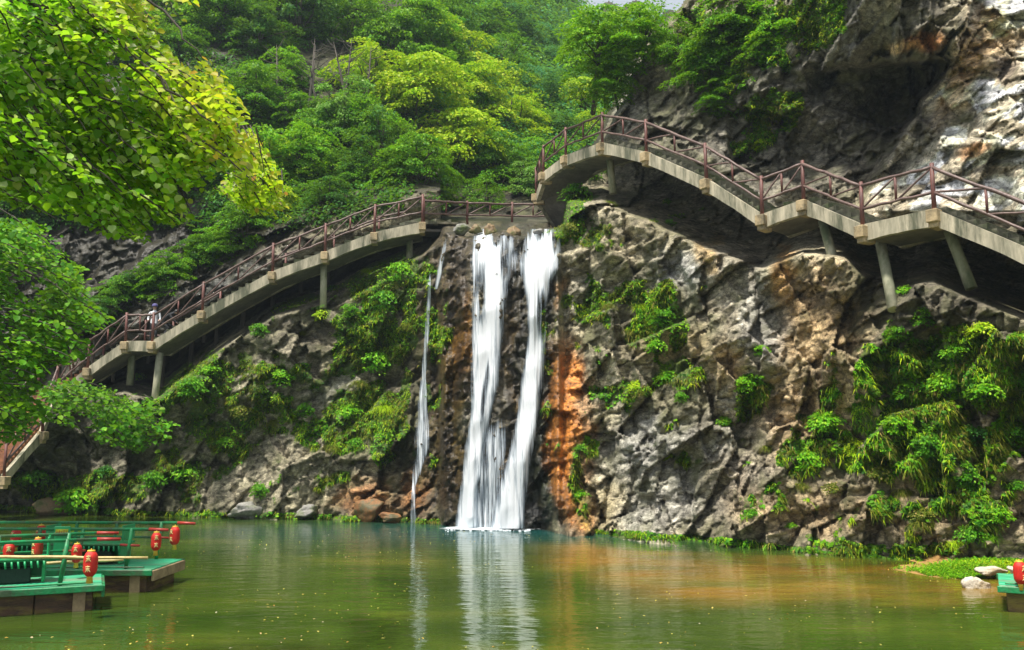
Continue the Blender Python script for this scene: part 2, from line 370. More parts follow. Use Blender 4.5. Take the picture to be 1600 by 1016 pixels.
# upper right
blob(1150, 220, 210, 120, (.13, .125, .115), .9); blob(1300, 160, 170, 110, (.15, .145, .14), .85); blob(975, 160, 20, 60, (.28, .28, .27), .8)
blob(1340, 40, 110, 50, (.2, .2, .2), .8); blob(1430, 170, 110, 70, (.06, .052, .045), .95, -40); blob(1440, 66, 44, 13, (.50, .24, .10), .95, -12); blob(1400, 75, 26, 9, (.55, .42, .26), .8, -10)  # the near-black patch puts the cave's shade into the rock colour
wh = (sstep(-6, 12, wu*.25+U*.75-xe)*(Vv < 345)*(U > 1330))[..., None]
i2c = i2[..., None]; i3c = i3[..., None]
pale = c3f(.78, .72, .62)*(.5+.8*i2c)+c3f(.04, .02, -.01)*nz; Cc = Cc*(1-wh)+pale*wh
def blobR(u, v, ru, rv, col, s, ang=0):
    global wh
    a = Cc.copy(); blob(u, v, ru, rv, col, s, ang); Cc[...] = a*(1-wh)+Cc*wh
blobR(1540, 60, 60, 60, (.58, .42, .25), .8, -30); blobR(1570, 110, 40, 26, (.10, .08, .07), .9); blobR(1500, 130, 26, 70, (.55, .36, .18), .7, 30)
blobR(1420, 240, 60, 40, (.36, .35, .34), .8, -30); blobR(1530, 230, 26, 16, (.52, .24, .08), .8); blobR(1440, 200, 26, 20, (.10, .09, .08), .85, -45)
blobR(1560, 280, 60, 20, (.20, .17, .13), .7); blobR(1500, 185, 24, 14, (.12, .11, .09), .8); blobR(1590, 200, 50, 14, (.16, .13, .08), .7); blobR(1580, 305, 50, 18, (.72, .70, .64), .9, -15)
Cc *= (.80+.5*i3c)*(.90+.35*i2c)*c3f(1.24, 1.18, 1.0)
Cc *= 1-.70*fall[..., None]*(1-np.exp(-((U-892)/34)**4))[..., None]
# forest floor: litter colour, darkened to hold the deep shade between the trees
stk = fbm(np.stack([X*2.6, X*0, Z*.35], -1), 4, 131)[..., None]*fall[..., None]; Cc = Cc*(1+1.1*np.clip(stk, -.7, .8))
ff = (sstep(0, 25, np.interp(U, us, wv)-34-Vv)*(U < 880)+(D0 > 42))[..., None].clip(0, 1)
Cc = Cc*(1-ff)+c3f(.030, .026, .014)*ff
crack = np.clip(np.exp(-c1/.03)*.6+np.exp(-c2/.04)*.6+np.exp(-c3/.06)*.5, 0, 1)*(1-fall)
# moss
ma = np.zeros(U.shape)
def mb(u, v, ru, rv, s=1.0, ang=0):
    global ma
    a = math.radians(ang); du = wu-u; dv = wvv-v
    x = (du*math.cos(a)+dv*math.sin(a))/ru; y = (-du*math.sin(a)+dv*math.cos(a))/rv
    ma = np.maximum(ma, s*np.exp(-(x*x+y*y)**1.5))
for a in [(400, 660, 280, 130, .5), (1420, 680, 260, 200, .55), (1000, 560, 120, 200, .38), (690, 560, 24, 160, .5), (868, 600, 10, 220, .42), (600, 430, 80, 60, .9), (580, 520, 90, 60, .95), (520, 650, 90, 45, .8, -30), (590, 640, 60, 60, .9), (440, 580, 90, 50, .7), (300, 600, 90, 60, .8), (470, 470, 80, 40, .6),
          (330, 660, 100, 60, .6), (280, 740, 80, 50, .7), (120, 770, 140, 30, 1.), (640, 470, 20, 80, .9), (480, 740, 90, 40, .5), (560, 690, 70, 40, .7), (640, 640, 20, 100, .6),
          (1020, 500, 60, 70, .85), (950, 490, 50, 40, .7), (900, 340, 30, 60, .8), (940, 380, 50, 50, .5), (1060, 600, 50, 40, .8), (980, 620, 50, 30, .6), (1170, 610, 50, 40, .8, -40), (1040, 340, 50, 40, .4),
          (1340, 560, 70, 50, .6), (1450, 600, 150, 110, .8), (1300, 700, 90, 60, .7), (1420, 700, 140, 80, .8), (1560, 620, 100, 120, .7), (1500, 780, 140, 60, .6), (1350, 850, 160, 16, .9, 4),
          (1190, 780, 60, 40, .5), (1060, 720, 30, 30, .5), (907, 760, 13, 90, .7), (1250, 700, 50, 50, .6), (1150, 60, 130, 90, .8), (1210, 190, 40, 60, .8, 30), (1290, 20, 40, 60, .9), (1130, 330, 90, 60, .2)]:
    mb(*a)
ma = np.clip(ma*(1-ff[..., 0]), 0, 1)
shoreline = np.exp(-((shore(U)-4-Vv)/7)**2)*((U < 690) | (U > 930)); ma = np.maximum(ma, shoreline*.9)
mo = sstep(-.12, .18, ma-.50+.55*nz2[..., 0]+.2*nz[..., 0])

nv_, nu_ = U.shape
idx = np.arange(nv_*nu_).reshape(nv_, nu_)
F = np.stack([idx[1:, :-1], idx[1:, 1:], idx[:-1, 1:], idx[:-1, :-1]], -1)
keep = np.ones(F.shape[:2], bool)
Uc = U[:-1, :-1]; Vc = Vv[:-1, :-1]; Dc = D0[:-1, :-1]
ridge = 12+10*np.sin(Uc*.05)+8*np.sin(Uc*.13+1)
keep &= ~((Uc > 900) & (Dc > 50) & (Vc < ridge))

# rock material
m_rock, nt, out = mat('rock')
tc = nd(nt, 'ShaderNodeTexCoord'); ob = tc.outputs['Object']
ca = nd(nt, 'ShaderNodeAttribute', attribute_name='mineral'); mk = nd(nt, 'ShaderNodeAttribute', attribute_name='mask')
sep = nd(nt, 'ShaderNodeSeparateColor', {0: mk.outputs['Color']})
mpn = nd(nt, 'ShaderNodeMapping', {'Vector': ob, 'Rotation': (0, math.radians(-35), 0), 'Scale': (1, 1, 2.2)})
na = nd(nt, 'ShaderNodeTexNoise', {'Vector': mpn.outputs[0], 'Scale': 2.4, 'Detail': 9.0, 'Roughness': .72})
nb = nd(nt, 'ShaderNodeTexNoise', {'Vector': ob, 'Scale': 9.0, 'Detail': 8.0, 'Roughness': .7})
vo = nd(nt, 'ShaderNodeTexVoronoi', {'Vector': mixc(nt, .12, mpn.outputs[0], nb.outputs['Color'], 'ADD'), 'Scale': 2.6}, feature='DISTANCE_TO_EDGE')
vc = nd(nt, 'ShaderNodeTexVoronoi', {'Vector': mixc(nt, .15, mpn.outputs[0], nb.outputs['Color'], 'ADD'), 'Scale': 4.2}, feature='F1')
vcv = nd(nt, 'ShaderNodeSeparateColor', {0: vc.outputs['Color']})
vd = nd(nt, 'ShaderNodeTexVoronoi', {'Vector': mixc(nt, .15, mpn.outputs[0], nb.outputs['Color'], 'ADD'), 'Scale': 11.0}, feature='F1')
vdv = nd(nt, 'ShaderNodeSeparateColor', {0: vd.outputs['Color']})
vo2 = nd(nt, 'ShaderNodeTexVoronoi', {'Vector': mixc(nt, .08, mpn.outputs[0], nb.outputs['Color'], 'ADD'), 'Scale': 7.0}, feature='F1')
col = mixc(nt, 1.0, ca.outputs['Color'], ramp(nt, na.outputs[0], [(.30, .35), (.5, .95), (.72, 1.55)]).outputs[0], 'MULTIPLY')
col = mixc(nt, 1.0, col, ramp(nt, nb.outputs[0], [(.3, .55), (.55, 1.05), (.75, 1.4)]).outputs[0], 'MULTIPLY')
col = mixc(nt, 1.0, col, ramp(nt, vo.outputs[0], [(0, .3), (.035, .95), (1, 1.)]).outputs[0], 'MULTIPLY')
col = mixc(nt, 1.0, col, ramp(nt, vcv.outputs[0], [(0, .62), (1, 1.3)]).outputs[0], 'MULTIPLY')
col = mixc(nt, 1.0, col, ramp(nt, vdv.outputs[0], [(0, .75), (1, 1.2)]).outputs[0], 'MULTIPLY')
nw = nd(nt, 'ShaderNodeTexNoise', {'Vector': ob, 'Scale': .9, 'Detail': 4.0}); lich = ramp(nt, nw.outputs[0], [(.45, 0.), (.66, .62)]).outputs[0]
sl_ = nd(nt, 'ShaderNodeSeparateColor', {0: ca.outputs['Color']}); lich = math_(nt, 'MULTIPLY', lich, math_(nt, 'SUBTRACT', 1.0, sep.outputs[2])); lich = math_(nt, 'MULTIPLY', lich, ramp(nt, sl_.outputs[0], [(.3, 1.), (.62, 0.)]).outputs[0])
col = mixc(nt, lich, col, (.15, .155, .065))
col = mixc(nt, math_(nt, 'MULTIPLY', sep.outputs[1], .6), col, (.03, .026, .018))
mcol = ramp(nt, nb.outputs[0], [(.3, (.020, .040, .005)), (.5, (.06, .11, .010)), (.7, (.17, .21, .02))]).outputs[0]
nm = nd(nt, 'ShaderNodeTexNoise', {'Vector': ob, 'Scale': 5.0, 'Detail': 6.0, 'Roughness': .75})
mf = ramp(nt, math_(nt, 'MULTIPLY', math_(nt, 'ADD', sep.outputs[0], .24), math_(nt, 'MULTIPLY', nm.outputs[0], 1.7)), [(.42, 0.), (.62, 1.)]).outputs[0]
mf = math_(nt, 'MULTIPLY', mf, .88)
col = mixc(nt, mf, col, mcol)
hgt = math_(nt, 'ADD', math_(nt, 'MULTIPLY', na.outputs[0], 1.0), math_(nt, 'ADD', math_(nt, 'MULTIPLY', nb.outputs[0], .45), math_(nt, 'MULTIPLY', ramp(nt, vo.outputs[0], [(0, 0.), (.08, 1.)]).outputs[0], .12)))
hgt = math_(nt, 'ADD', math_(nt, 'MULTIPLY', hgt, .6), math_(nt, 'ADD', math_(nt, 'MULTIPLY', vcv.outputs[1], .45), math_(nt, 'MULTIPLY', vdv.outputs[1], .22)))
bp = nd(nt, 'ShaderNodeBump', {'Strength': .9, 'Distance': .075, 'Height': hgt})
rr = math_(nt, 'SUBTRACT', .85, math_(nt, 'MULTIPLY', sep.outputs[2], .5))
pr = nd(nt, 'ShaderNodeBsdfPrincipled', {'Base Color': col, 'Roughness': rr, 'Normal': bp.outputs[0], 'Specular IOR Level': .4})
nt.links.new(pr.outputs[0], out.inputs[0])

wet = np.clip(fall*1.0+.6*np.exp(-((U-1195)/60)**2)*(Vv < 400)+.85*(U < 460)*(Vv < wvg)+cave*.3, 0, 1)
def sheet(name, kp, kindlabel=None):
    f = F[kp]; used = np.zeros(nv_*nu_, bool); used[f.ravel()] = True
    mp = np.cumsum(used)-1; me = mesh_np(name, P.reshape(-1, 3)[used], mp[f], 4, m_rock, smooth=False)
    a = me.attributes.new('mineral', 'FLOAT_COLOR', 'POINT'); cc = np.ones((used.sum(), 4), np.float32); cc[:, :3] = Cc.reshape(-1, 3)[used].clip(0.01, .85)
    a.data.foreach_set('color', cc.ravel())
    a = me.attributes.new('mask', 'FLOAT_COLOR', 'POINT'); cc = np.ones((used.sum(), 4), np.float32)
    cc[:, 0] = mo.ravel()[used]; cc[:, 1] = crack.ravel()[used]; cc[:, 2] = wet.ravel()[used]; a.data.foreach_set('color', cc.ravel())
    o = link(name, me); o['kind'] = 'structure'; return o
isslope = (D0[:-1, :-1] > 41.5) & (Vv[:-1, :-1] < 470)
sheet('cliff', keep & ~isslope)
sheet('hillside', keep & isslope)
# ------------------------------------------------------------------ pool
m_water, nt, out = mat('pool_water')
g = nd(nt, 'ShaderNodeNewGeometry'); pos = g.outputs['Position']
n0 = nd(nt, 'ShaderNodeTexNoise', {'Vector': nd(nt, 'ShaderNodeMapping', {'Vector': pos, 'Scale': (.16, .3, 1)}).outputs[0], 'Scale': 1.0, 'Detail': 4.0, 'Roughness': .6})
colw = ramp(nt, n0.outputs[0], [(.3, (.020, .046, .005)), (.55, (.052, .084, .010)), (.75, (.12, .130, .016))]).outputs[0]
# ochre silt of the shallow right bank
vt = nd(nt, 'ShaderNodeAttribute', attribute_name='silt'); sp = nd(nt, 'ShaderNodeSeparateColor', {0: vt.outputs['Color']})
colw = mixc(nt, sp.outputs[0], colw, ramp(nt, n0.outputs[0], [(.3, (.20, .09, .010)), (.7, (.38, .20, .03))]).outputs[0])
colw = mixc(nt, sp.outputs[1], colw, (.010, .070, .066))
w1 = nd(nt, 'ShaderNodeTexNoise', {'Vector': nd(nt, 'ShaderNodeMapping', {'Vector': pos, 'Scale': (.8, 2.3, 1)}).outputs[0], 'Scale': 1.5, 'Detail': 2.5, 'Roughness': .45, 'Distortion': .3})
w2 = nd(nt, 'ShaderNodeTexNoise', {'Vector': nd(nt, 'ShaderNodeMapping', {'Vector': pos, 'Scale': (1.2, 3.2, 1), 'Rotation': (0, 0, .3)}).outputs[0], 'Scale': 4.0, 'Detail': 2.0})
hg = math_(nt, 'ADD', w1.outputs[0], math_(nt, 'MULTIPLY', w2.outputs[0], .22))
bpw = nd(nt, 'ShaderNodeBump', {'Strength': .5, 'Distance': .035, 'Height': hg})
pw = nd(nt, 'ShaderNodeBsdfPrincipled', {'Base Color': colw, 'Roughness': .035, 'IOR': 1.333, 'Normal': bpw.outputs[0]})
nt.links.new(pw.outputs[0], out.inputs[0])
gx = np.linspace(-45, 40, 171); gy = np.concatenate([np.linspace(-12, 10, 12), np.linspace(10.3, 44, 110)])
GX, GY = np.meshgrid(gx, gy); pv = np.stack([GX, GY, GX*0], -1)
ii = np.arange(GX.size).reshape(GX.shape); ff_ = np.stack([ii[:-1, :-1], ii[:-1, 1:], ii[1:, 1:], ii[1:, :-1]], -1).reshape(-1, 4)
me = mesh_np('pool_water', pv.reshape(-1, 3), ff_, 4, m_water, smooth=True)
fx = fbm(np.stack([GX*.25, GY*.4, GX*0], -1), 3, 7)
line = np.interp(GX, [-2, 1, 2.2, 4, 9, 14, 40], [27, 21, 17.2, 17.2, 17.0, 15, 13])          # outer edge of the silt shelf
far_ = np.interp(GX, [-2, 1, 4, 9, 14, 40], [28, 27, 25.0, 22.5, 21, 20])
silt = (.62+.75*np.clip(fbm(np.stack([GX*.5+4, GY*.9, GX*0], -1), 3, 17), -.5, .5))*sstep(-2.2, 2.4, GY-line+fx*2.2)*sstep(1.0, -1.0, GY-far_+fx)*sstep(-.5, 2.5, GX+fx)*.85
teal = np.exp(-(((GX+.8)/9)**2+((GY-30.8)/4.6)**2)*1.0)
a = me.attributes.new('silt', 'FLOAT_COLOR', 'POINT'); cc = np.ones((GX.size, 4), np.float32); cc[:, 0] = silt.ravel(); cc[:, 1] = teal.ravel(); cc[:, 2] = 0; a.data.foreach_set('color', cc.ravel())
tag(link('water', me), kind='structure')
bed = MB(); bed.box((0, 15, -2.6), (160, 120, .4)); tag(bed.build('pool_bed', simple('silt_bed', (.12, .09, .05), rough=.9, scale=.5)), kind='structure')

# ------------------------------------------------------------------ waterfall
m_fall, nt, out = mat('falling_water')
tc = nd(nt, 'ShaderNodeTexCoord'); uv = nd(nt, 'ShaderNodeUVMap', uv_map='flow').outputs[0]
f1 = nd(nt, 'ShaderNodeTexNoise', {'Vector': nd(nt, 'ShaderNodeMapping', {'Vector': uv, 'Scale': (8.0, .30, 1)}).outputs[0], 'Scale': 1.0, 'Detail': 6.0, 'Roughness': .62, 'Distortion': .25})
f2 = nd(nt, 'ShaderNodeTexNoise', {'Vector': nd(nt, 'ShaderNodeMapping', {'Vector': uv, 'Scale': (30.0, .9, 1)}).outputs[0], 'Scale': 1.0, 'Detail': 4.0, 'Roughness': .6})
al = nd(nt, 'ShaderNodeAttribute', attribute_name='cover')
s_ = math_(nt, 'ADD', math_(nt, 'MULTIPLY', f1.outputs[0], .95), math_(nt, 'MULTIPLY', f2.outputs[0], .95))
s_ = math_(nt, 'ADD', s_, math_(nt, 'SUBTRACT', al.outputs['Fac'], 1.0))
alpha = ramp(nt, s_, [(.58, 0.), (.98, 1.)]).outputs[0]
colf = ramp(nt, s_, [(.70, (.40, .48, .57)), (.92, (.70, .77, .83)), (1.0, (.88, .91, .94))]).outputs[0]
bf = nd(nt, 'ShaderNodeBump', {'Strength': .5, 'Distance': .03, 'Height': s_})
pf = nd(nt, 'ShaderNodeBsdfPrincipled', {'Base Color': colf, 'Roughness': .35, 'Normal': bf.outputs[0], 'Specular IOR Level': .3})
tl = nd(nt, 'ShaderNodeBsdfTranslucent', {'Color': (.8, .87, .93)})
mm = nd(nt, 'ShaderNodeMixShader', {0: .3, 1: pf.outputs[0], 2: tl.outputs[0]})
tr = nd(nt, 'ShaderNodeBsdfTransparent')
m2 = nd(nt, 'ShaderNodeMixShader', {0: alpha, 1: tr.outputs[0], 2: mm.outputs[0]}); nt.links.new(m2.outputs[0], out.inputs[0])

def stream(name, prof, parent, out_=.25, cover=1.0, nw=26, dv=4.0, edge=.45, cov_fn=None):
    """prof: [(v, left, right)]; a skin of water with real bulge lying off the rock"""
    v0, v1 = prof[0][0], prof[-1][0]; vv = np.arange(v0, v1+.1, dv)
    L = np.interp(vv, [p[0] for p in prof], [p[1] for p in prof]); Rr = np.interp(vv, [p[0] for p in prof], [p[2] for p in prof])
    L = L+1.3*fbm(np.stack([vv*.02, vv*0, vv*0+3], -1), 3, 31); Rr = Rr+1.3*fbm(np.stack([vv*.02, vv*0, vv*0+8], -1), 3, 32)
    t = np.linspace(0, 1, nw); u = L[:, None]*(1-t)+Rr[:, None]*t; vg = np.repeat(vv[:, None], nw, 1)
    Dg = Dat(u, vg)
    for _ in range(60):
        Dg[1:-1] = np.minimum(Dg[1:-1], (Dg[:-2]+Dg[1:-1]+Dg[2:])/3)
        Dg[:, 1:-1] = (Dg[:, :-2]+2*Dg[:, 1:-1]+Dg[:, 2:])/4
    run = fbm(np.stack([u*.16, vg*.004, vg*0], -1), 3, 33)
    Dg = Dg-.06-out_*(1-(2*t-1)**4)[None, :]*(.5+.5*sstep(v0, v0+60, vg))-.10*run
    pts = at(u, vg, Dg); n, m = u.shape; I = np.arange(n*m).reshape(n, m)
    fc = np.stack([I[1:, :-1], I[1:, 1:], I[:-1, 1:], I[:-1, :-1]], -1).reshape(-1, 4)
    me = mesh_np(name, pts.reshape(-1, 3), fc, 4, m_fall, smooth=True)
    uvl = me.uv_layers.new(name='flow'); w = (Rr-L)[:, None]*36/FPX
    uvv = np.stack([(u-u.mean())*36/FPX, -vg*36/FPX], -1).reshape(-1, 2)
    uvl.data.foreach_set('uv', uvv[fc.ravel()].astype(np.float32).ravel())
    cv = cover*(1-edge*np.abs(2*t-1)**3)[None, :]*np.ones((n, 1))
    cv = cv-(.34*(1-sstep(v0, v0+16, vg+5*np.sin(u*.9)+4*np.sin(u*.37))) if v0 < 450 else 0)
    if name == 'veil': cv = cv*(sstep(v0-2, v0+50, vv)*.5+.5)[:, None]*(1 if v0 > 500 else (1-.5*sstep(v1-40, v1, vv))[:, None])
    if cov_fn is not None: cv = cov_fn(u, vg, cv)
    a = me.attributes.new('cover', 'FLOAT', 'POINT'); a.data.foreach_set('value', cv.astype(np.float32).ravel())
    return link(name, me, parent)
wf = thing('waterfall', 'broad white waterfall of two streams pouring off the mossy lip into the pool', 'waterfall', on_z(770, 826))
wf_loc = wf.location.copy()
def keepw(o):
    for vtx in o.data.vertices: vtx.co -= wf_loc
    return o
def gap(cu, cv_, ru, rv, s, tilt=0.0):
    return lambda u, v: s*np.exp(-(((u-cu-(v-cv_)*tilt)/ru)**2+((v-cv_)/rv)**2)**2)
gl = [gap(752, 445, 7, 34, .42), gap(753, 480, 5, 30, .35), gap(788, 400, 7, 36, .4), gap(775, 372, 8, 14, .6), gap(757, 615, 4, 50, .45, -.12), gap(734, 378, 7, 20, .35)]
def cl(u, v, c):
    for g_ in gl: c = c-g_(u, v)
    return c
keepw(stream('left_stream', [(358, 729, 800), (385, 733, 806), (420, 736, 800), (450, 738, 794), (500, 737, 789), (550, 735, 783), (600, 736, 779), (650, 734, 768), (700, 726, 757), (760, 719, 748), (827, 710, 748)], wf, cover=1.16, cov_fn=cl, nw=34, edge=.45)).name = 'stream'
gr = [gap(846, 490, 8, 38, .6), gap(842, 368, 6, 12, .4), gap(866, 380, 5, 16, .35), gap(808, 740, 9, 70, .12)]
def cr_(u, v, c):
    for g_ in gr: c = c-g_(u, v)
    return c
keepw(stream('right_stream', [(358, 822, 874), (380, 818, 877), (415, 812, 876), (440, 815, 862), (470, 822, 856), (520, 825, 853), (580, 816, 850), (640, 808, 843), (700, 797, 834), (730, 788, 828), (760, 780, 824), (827, 766, 819)], wf, cover=1.18, cov_fn=cr_, nw=34, out_=.35)).name = 'stream'
keepw(stream('veil', [(640, 760, 800), (700, 750, 795), (760, 742, 786), (827, 732, 782)], wf, cover=.90, out_=.12)).name = 'water_veil'
keepw(stream('veil', [(366, 786, 826), (400, 790, 822), (440, 784, 826)], wf, cover=.84, out_=.1)).name = 'water_veil'
# foam where it lands
fm = MB(); RF = random.Random(3)
m_foam = simple('foam', (.85, .9, .93), (.6, .72, .78), rough=.5, scale=8, bump=.5)
for k in range(160):
    u = RF.gauss(765, 34); 
    if not 695 < u < 828: continue
    p = on_z(u, 827.5+abs(RF.gauss(0, 1.1))+.010*(u-765), 0); r = RF.uniform(.02, .07)
    fm.lathe(p-np.array(wf_loc), [(0.001, r*.55), (r*.7, r*.4), (r, 0.004)], 7, .8)
tag(fm.build('splash', m_foam, wf), kind='stuff')
m_ff, nt, out = mat('floating_foam'); tc = nd(nt, 'ShaderNodeTexCoord')
nf = nd(nt, 'ShaderNodeTexNoise', {'Vector': nd(nt, 'ShaderNodeMapping', {'Vector': tc.outputs['Object'], 'Scale': (1, 1.6, 1)}).outputs[0], 'Scale': 3.2, 'Detail': 8.0, 'Roughness': .7})
af = nd(nt, 'ShaderNodeAttribute', attribute_name='cover'); al_ = ramp(nt, math_(nt, 'ADD', nf.outputs[0], math_(nt, 'SUBTRACT', af.outputs['Fac'], .75)), [(.36, 0.), (.62, .95)]).outputs[0]
pf_ = nd(nt, 'ShaderNodeBsdfPrincipled', {'Base Color': (.82, .9, .93, 1), 'Roughness': .5}); tr_ = nd(nt, 'ShaderNodeBsdfTransparent')
mx_ = nd(nt, 'ShaderNodeMixShader', {0: al_, 1: tr_.outputs[0], 2: pf_.outputs[0]}); nt.links.new(mx_.outputs[0], out.inputs[0])
fx_, fy_ = np.meshgrid(np.linspace(-3.6, 3.4, 50), np.linspace(-2.6, 1.2, 30)); I = np.arange(fx_.size).reshape(fx_.shape)
cvv = .95*np.exp(-(fx_/1.75)**4-((fy_+.1)/.6)**2)+.45*np.exp(-(fx_/2.6)**4-((fy_+.6)/1.5)**2)
me = mesh_np('foam', np.stack([fx_, fy_, .012+.03*cvv], -1).reshape(-1, 3), np.stack([I[:-1, :-1], I[:-1, 1:], I[1:, 1:], I[1:, :-1]], -1).reshape(-1, 4), 4, m_ff, smooth=True)
a = me.attributes.new('cover', 'FLOAT', 'POINT'); a.data.foreach_set('value', cvv.astype(np.float32).ravel()); link('foam', me, wf)
for k in range(1):
    wt = thing('thin_waterfall', 'thin thread of water trickling down the dark rock left of the main falls', 'waterfall', on_z(645, 819)); wf_loc = wt.location.copy()
    keepw(stream('s', [(372, 694, 700), (400, 688, 695), (430, 682, 690), (455, 676, 684)], wt, cover=.98, out_=.08, nw=8)).name = 'stream'
    keepw(stream('s', [(425, 668, 675), (470, 666, 674), (540, 661, 669), (590, 657, 666), (620, 654, 669), (660, 649, 672), (700, 647, 672), (760, 643, 650), (818, 640, 650)], wt, cover=.90, out_=.08, nw=12)).name = 'stream'

# ------------------------------------------------------------------ walkways
m_conc = simple('weathered_concrete', (.62, .55, .40), (.30, .28, .20), rough=.85, scale=2.2, bump=.7, stretch=(1.6, 1.6, .28), dirt=(.13, .135, .085), bd=.03)
m_corb = simple('ochre_concrete', (.60, .46, .26), (.36, .27, .15), rough=.85, scale=4, bump=.5, dirt=(.22, .18, .11))
m_post = simple('red_brown_post', (.20, .065, .050), (.07, .035, .03), rough=.55, scale=5, bump=.5, stretch=(4, 4, .6))
m_rail = simple('brown_rail', (.20, .13, .11), (.09, .05, .042), rough=.5, scale=4, bump=.6)
m_step = simple('mossy_steps', (.19, .18, .13), (.07, .075, .05), rough=.9, scale=3, bump=.6, dirt=(.07, .09, .035))
m_brown = simple('brown_treads', (.34, .15, .07), (.18, .08, .04), rough=.8, scale=3)
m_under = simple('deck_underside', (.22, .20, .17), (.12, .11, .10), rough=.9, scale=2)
m_col = simple('support_column', (.50, .47, .33), (.20, .22, .14), rough=.85, scale=2.0, bump=.5, stretch=(1, 1, .4), dirt=(.12, .15, .07))
UP = Vector((0, 0, 1))
def walkway(root, nodes, H=1.25, width=1.9, inner=False, corbels=None, beam_h=.47, skip_post=(), stairs=True, tread_m=None):
    rl = root.location
    pts = [V(at(*n)) for n in nodes]
    # plan direction pointing to the rock, averaged at the joints
    ns = []
    for i in range(len(pts)):
        a = pts[max(i-1, 0)]; b = pts[min(i+1, len(pts)-1)]; d = (b-a); d.z = 0; d.normalize()
        n = Vector((-d.y, d.x, 0)); ns.append(n if n.y > 0 or abs(n.y) < .35 and n.x > 0 else -n)
    for i in range(1, len(ns)):
        if ns[i].dot(ns[i-1]) < -.2: ns[i] = -ns[i]
    L = lambda p: p-rl
    for i, p in enumerate(pts):
        if i in skip_post: continue
        lean = Vector((R.uniform(-.02, .02), 0, 0))
        MB().tube([L(p-UP*.05), L(p+UP*H*.5+lean*.4), L(p+UP*(H+.06)+lean)], [.062, .058, .055], 10).build('post', m_post, root)
        if corbels is None or i in corbels:
            f = -ns[i]; ang = math.atan2(ns[i].y, ns[i].x)-math.pi/2
            c = MB().box(L(p-UP*.13+f*.04), (.30, .34, .34), ang, bev=.02)
            c.box(L(p-UP*.36+ns[i]*.12), (.24, .5, .16), ang, bev=.015); c.build('corbel', m_corb, root)
        if inner:
            q = p+ns[i]*(width-.1)
            MB().tube([L(q), L(q+UP*H)], .05, 8).build('post', m_post, root)
    for i in range(len(pts)-1):
        a, b = pts[i], pts[i+1]; na, nb_ = ns[i], ns[i+1]
        def log(p, q, r=.042, amp=.025, nseg=7, nm='rail'):
            pp = []
            for k in range(nseg+1):
                t = k/nseg; w = math.sin(math.pi*t)**.5 if 0 < t < 1 else 0
                pp.append(L(p.lerp(q, t)+Vector((0, R.uniform(-1, 1)*amp*.4, R.uniform(-1, 1)*amp))*w))
            return MB().tube(pp, [r*R.uniform(.9, 1.1) for _ in pp], 8).build(nm, m_rail, root)
        lo, hi = H*.42, H*.96
        # left node on the picture gets the "low" brace end
        l, r_ = (a, b) if a.x < b.x else (b, a)
        log(l+UP*hi, r_+UP*hi, .048); log(l+UP*lo, r_+UP*lo)
        m_ = l.lerp(r_, .5)
        MB().tube([L(m_+UP*lo), L(m_+UP*hi)], .036, 8).build('stub_post', m_post, root)
        log(l+UP*lo, m_+UP*hi, .03, .015, 4, 'brace'); log(m_+UP*lo, r_+UP*hi, .03, .015, 4, 'brace')
        if inner:
            p, q = l+na*(width-.1), r_+nb_*(width-.1)
            log(p+UP*hi, q+UP*hi, .045); log(p+UP*lo, q+UP*lo, .04)
        # edge beam, a little hollowed below, and its twin by the rock
        N = 8
        for off, nm in ((0.0, 'edge_beam'), (width-.3, 'inner_beam')):
            v = []; f = []
            for k in range(N+1):
                t = k/N; p = a.lerp(b, t)+(na.lerp(nb_, t))*off; n = na.lerp(nb_, t).normalized()
                arch = .045*math.sin(math.pi*t); hh = beam_h-arch+R.uniform(-.012, .012)
                for d, z in ((-.02, .09), (.16, .09), (.16, -hh+.08), (-.02, -hh+.08)):
                    v.append(L(p+n*d+UP*(z-.0)))
            for k in range(N):
                for e in range(4): f.append((k*4+e, k*4+(e+1) % 4, k*4+4+(e+1) % 4, k*4+4+e))
            f += [(3, 2, 1, 0), (N*4, N*4+1, N*4+2, N*4+3)]
            MB().add(v, f).build(nm, m_conc, root)
        # soffit slab
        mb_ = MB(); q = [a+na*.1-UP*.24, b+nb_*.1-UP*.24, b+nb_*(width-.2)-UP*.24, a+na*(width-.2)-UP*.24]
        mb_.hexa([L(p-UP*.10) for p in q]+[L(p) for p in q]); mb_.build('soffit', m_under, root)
        # treads or landing
        dz = b.z-a.z; sm = MB()
        n_ = max(1, int(round(abs(dz)/.165))) if abs(dz) > .22 else 0
        if n_ == 0:
            q = [a+na*.17, b+nb_*.17, b+nb_*width, a+na*width]
            sm.hexa([L(p-UP*.13) for p in q]+[L(p+UP*.035) for p in q]); sm.build('landing', tread_m or m_step, root)
        else:
            for k in range(n_):
                t0, t1 = k/n_, (k+1)/n_
                zt = a.z+dz*(t1 if dz > 0 else t0)+.12
                p0, p1 = a.lerp(b, t0), a.lerp(b, t1+.12*(1/n_)); m0 = na.lerp(nb_, t0); m1 = na.lerp(nb_, t1)
                ov = .17+R.uniform(0, .02)
                q = [p0+m0*ov, p1+m1*ov, p1+m1*width, p0+m0*width]
                if (Vector((q[1].x-q[0].x, q[1].y-q[0].y, 0)).cross(q[3]-q[0])).z < 0: q = [q[1], q[0], q[3], q[2]]
                z_ = zt+R.uniform(-.008, .008)
                sm.hexa([L(Vector((p.x, p.y, z_-.17))) for p in q]+[L(Vector((p.x, p.y, z_))) for p in q])
            sm.build('steps', m_brown if (inner and i >= 7) else m_step, root)
    return pts, ns
def support(root, u0, v0, u1, v1, D0_, D1_, r=.15):
    a = V(at(u0, v0, D0_)); b = V(at(u1, v1, D1_))
    d = (b-a)
    MB().tube([a-root.location, a+d*.5-root.location, b+d*.05-root.location], [r, r*.96, r*1.02], 12).build('support_column', m_col, root)
